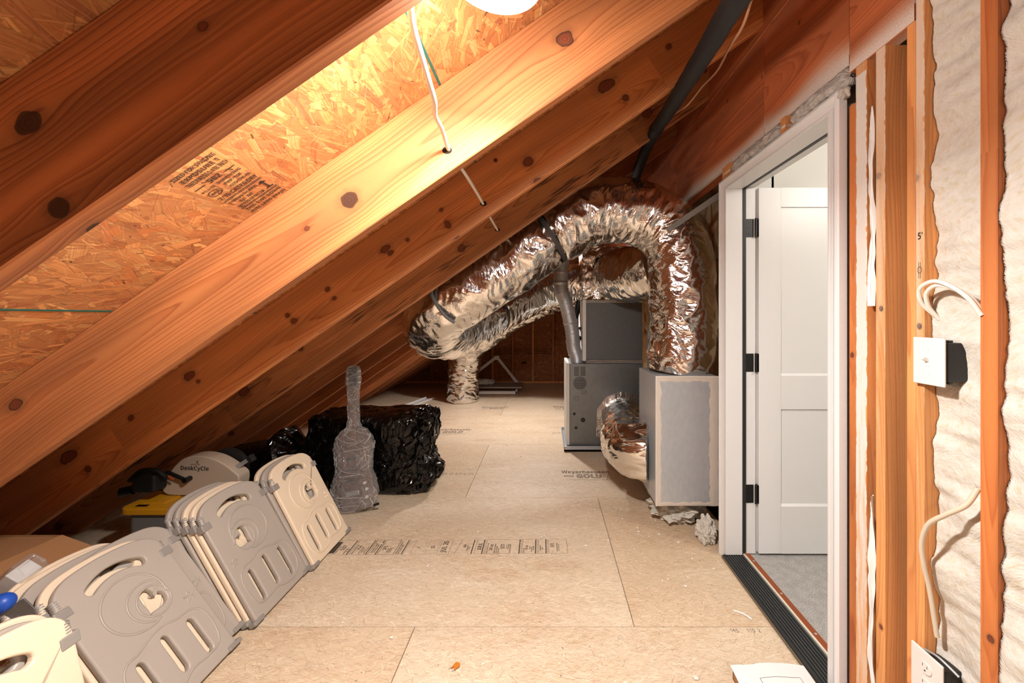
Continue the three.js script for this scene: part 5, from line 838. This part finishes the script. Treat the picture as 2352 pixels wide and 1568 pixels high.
{
  const t = thing('plastic_clip', 'small orange plastic clip with two prongs on the floor', 'clip', [-0.345, 0.001, -1.507]);
  const s = new THREE.Shape(); s.moveTo(-0.014, -0.006); s.lineTo(-0.002, 0.013); s.quadraticCurveTo(0, 0.015, 0.004, 0.014); s.lineTo(0.016, 0.009); s.quadraticCurveTo(0.018, 0.0, 0.013, -0.004); s.quadraticCurveTo(0.004, -0.008, 0.002, -0.018); s.lineTo(-0.001, -0.01); s.lineTo(-0.002, -0.002); s.closePath();
  const g = new THREE.ExtrudeGeometry(s, { depth: 0.003, bevelEnabled: true, bevelSize: 0.0008, bevelThickness: 0.0008, bevelSegments: 2 }); g.rotateX(-Math.PI / 2); g.rotateZ(0.12); g.translate(0, 0.004, 0); mesh('tab', g, std({ color: 0xc9782a, roughness: 0.45 }), t, 'orange plastic tab');
  mesh('prong', cyl(V(-0.012, 0.003, -0.002), V(-0.024, 0.002, 0.008), 0.0012, 8), M.steel, t); mesh('prong', cyl(V(0.0, 0.003, 0.01), V(-0.008, 0.002, 0.02), 0.0012, 8), M.steel, t);
}
tag(mesh('paper_scrap', tube([V(0.845, 0.004, -1.80), V(0.868, 0.006, -1.785), V(0.888, 0.007, -1.765), V(0.9, 0.004, -1.745)], 0.005, 20, 6).scale(1, 0.5, 1), std({ color: 0xeeeae4, roughness: 0.7 })), 'curled white scrap on the floor near the threshold', 'scrap');
{ // crumbs of insulation and plaster: nobody could count them
  const R = rng(77), n = 260, g = new THREE.IcosahedronGeometry(0.006, 1), p = g.attributes.position; for (let i = 0; i < p.count; i++) { const k = 0.75 + 0.5 * n3(p.getX(i) * 200, p.getY(i) * 200, p.getZ(i) * 200); p.setXYZ(i, p.getX(i) * k * 1.3, p.getY(i) * k * 0.5, p.getZ(i) * k); } g.computeVertexNormals();
  const im = new THREE.InstancedMesh(g, std({ color: 0xe6ded2, roughness: 0.9 }), n), m = new THREE.Matrix4(), q = new THREE.Quaternion(), e = new THREE.Euler();
  for (let i = 0; i < n; i++) { const near = i < 170, x = near ? clamp(0.55 + (R() + R() + R() - 1.5) * 0.55, -0.4, 0.93) : lerp(-1.0, 0.9, R()), d = near ? 2.7 + (R() + R() - 1) * 0.85 : lerp(1.3, 4.2, R()), s = 0.25 + R() * R() * 1.5; e.set(0, R() * 6, 0); m.compose(V(x, 0.0012 + 0.002 * s, -d), q.setFromEuler(e), V(s, s, s)); im.setMatrixAt(i, m); }
  im.name = numbered('floor_crumbs'); im.castShadow = im.receiveShadow = true; im.userData = { kind: 'stuff', label: 'crumbs of white insulation and plaster scattered over the subfloor', category: 'debris' }; scene.add(im);
}
// far end: white shelf parts, plastic, channel
{
  const wm = std({ color: 0xe2e0dc, roughness: 0.4 }), t = thing('angled_bracket', 'white hinged bar standing like a tent before the far wall', 'bracket', [0, 0, 0]);
  const a = P(1098, 852, 7.6), b = P(1141, 819, 7.7), c = P(1190, 881, 7.8), bar = (p, q) => { const d = q.clone().sub(p), g = new RoundedBoxGeometry(d.length(), 0.055, 0.03, 2, 0.004); g.applyQuaternion(new THREE.Quaternion().setFromUnitVectors(V(1, 0, 0), d.normalize())); g.translate((p.x + q.x) / 2, (p.y + q.y) / 2, (p.z + q.z) / 2); return g; };
  mesh('bar', bar(a, b), wm, t); c.y = 0.02; mesh('bar', bar(b, c), wm, t); mesh('bracket', rbox(b.x - 0.05, b.x + 0.05, b.y - 0.06, b.y + 0.02, b.z - 0.03, b.z + 0.03, 0.006), wm, t); const a2 = a.clone(); a2.y = 0.02; a2.x -= 0.25; mesh('bar', bar(a2, a), wm, t);
  const s = thing('shelf_board', 'grey shelf board with a white rail lying on the floor by the far wall', 'shelf', [0, 0, 0]);
  mesh('board', rbox(-1.6, -0.42, 0.1, 0.125, -7.35, -6.85, 0.004), std({ color: 0x8d8379, roughness: 0.5 }), s); mesh('rail', rbox(-1.6, -0.5, 0.012, 0.062, -6.86, -6.78, 0.004), wm, s, 'white front rail'); mesh('leg', rbox(-0.53, -0.49, 0.0, 0.1, -7.0, -6.78, 0.004), M.steelDark, s); mesh('leg', rbox(-1.5, -1.46, 0.0, 0.1, -7.0, -6.87, 0.004), M.steelDark, s);
  const g = crumple(-1.15, 0.165, -7.15, 0.2, 0.045, 0.12, { seed: 41, amp: 0.16, pow: 2.4, seg: 30 }), p = g.attributes.position; for (let i = 0; i < p.count; i++) p.setY(i, Math.max(0.127, p.getY(i)));
  tag(mesh('plastic_bag', g, std({ color: 0xe8e6e2, roughness: 0.35 })), 'crumpled white plastic on the grey shelf board', 'bag');
  const u = thing('white_channel', 'white U-shaped channel lying on the floor behind the black bundle', 'channel', [-2.02, 0, -5.95]); u.rotation.y = -0.24;
  mesh('web', rbox(-0.075, 0.075, 0.001, 0.006, -0.55, 0.55, 0.001), wm, u); for (const x of [-0.075, 0.07]) mesh('flange', rbox(x, x + 0.005, 0.001, 0.03, -0.55, 0.55, 0.001), wm, u);
}
renderer.render(scene, camera);
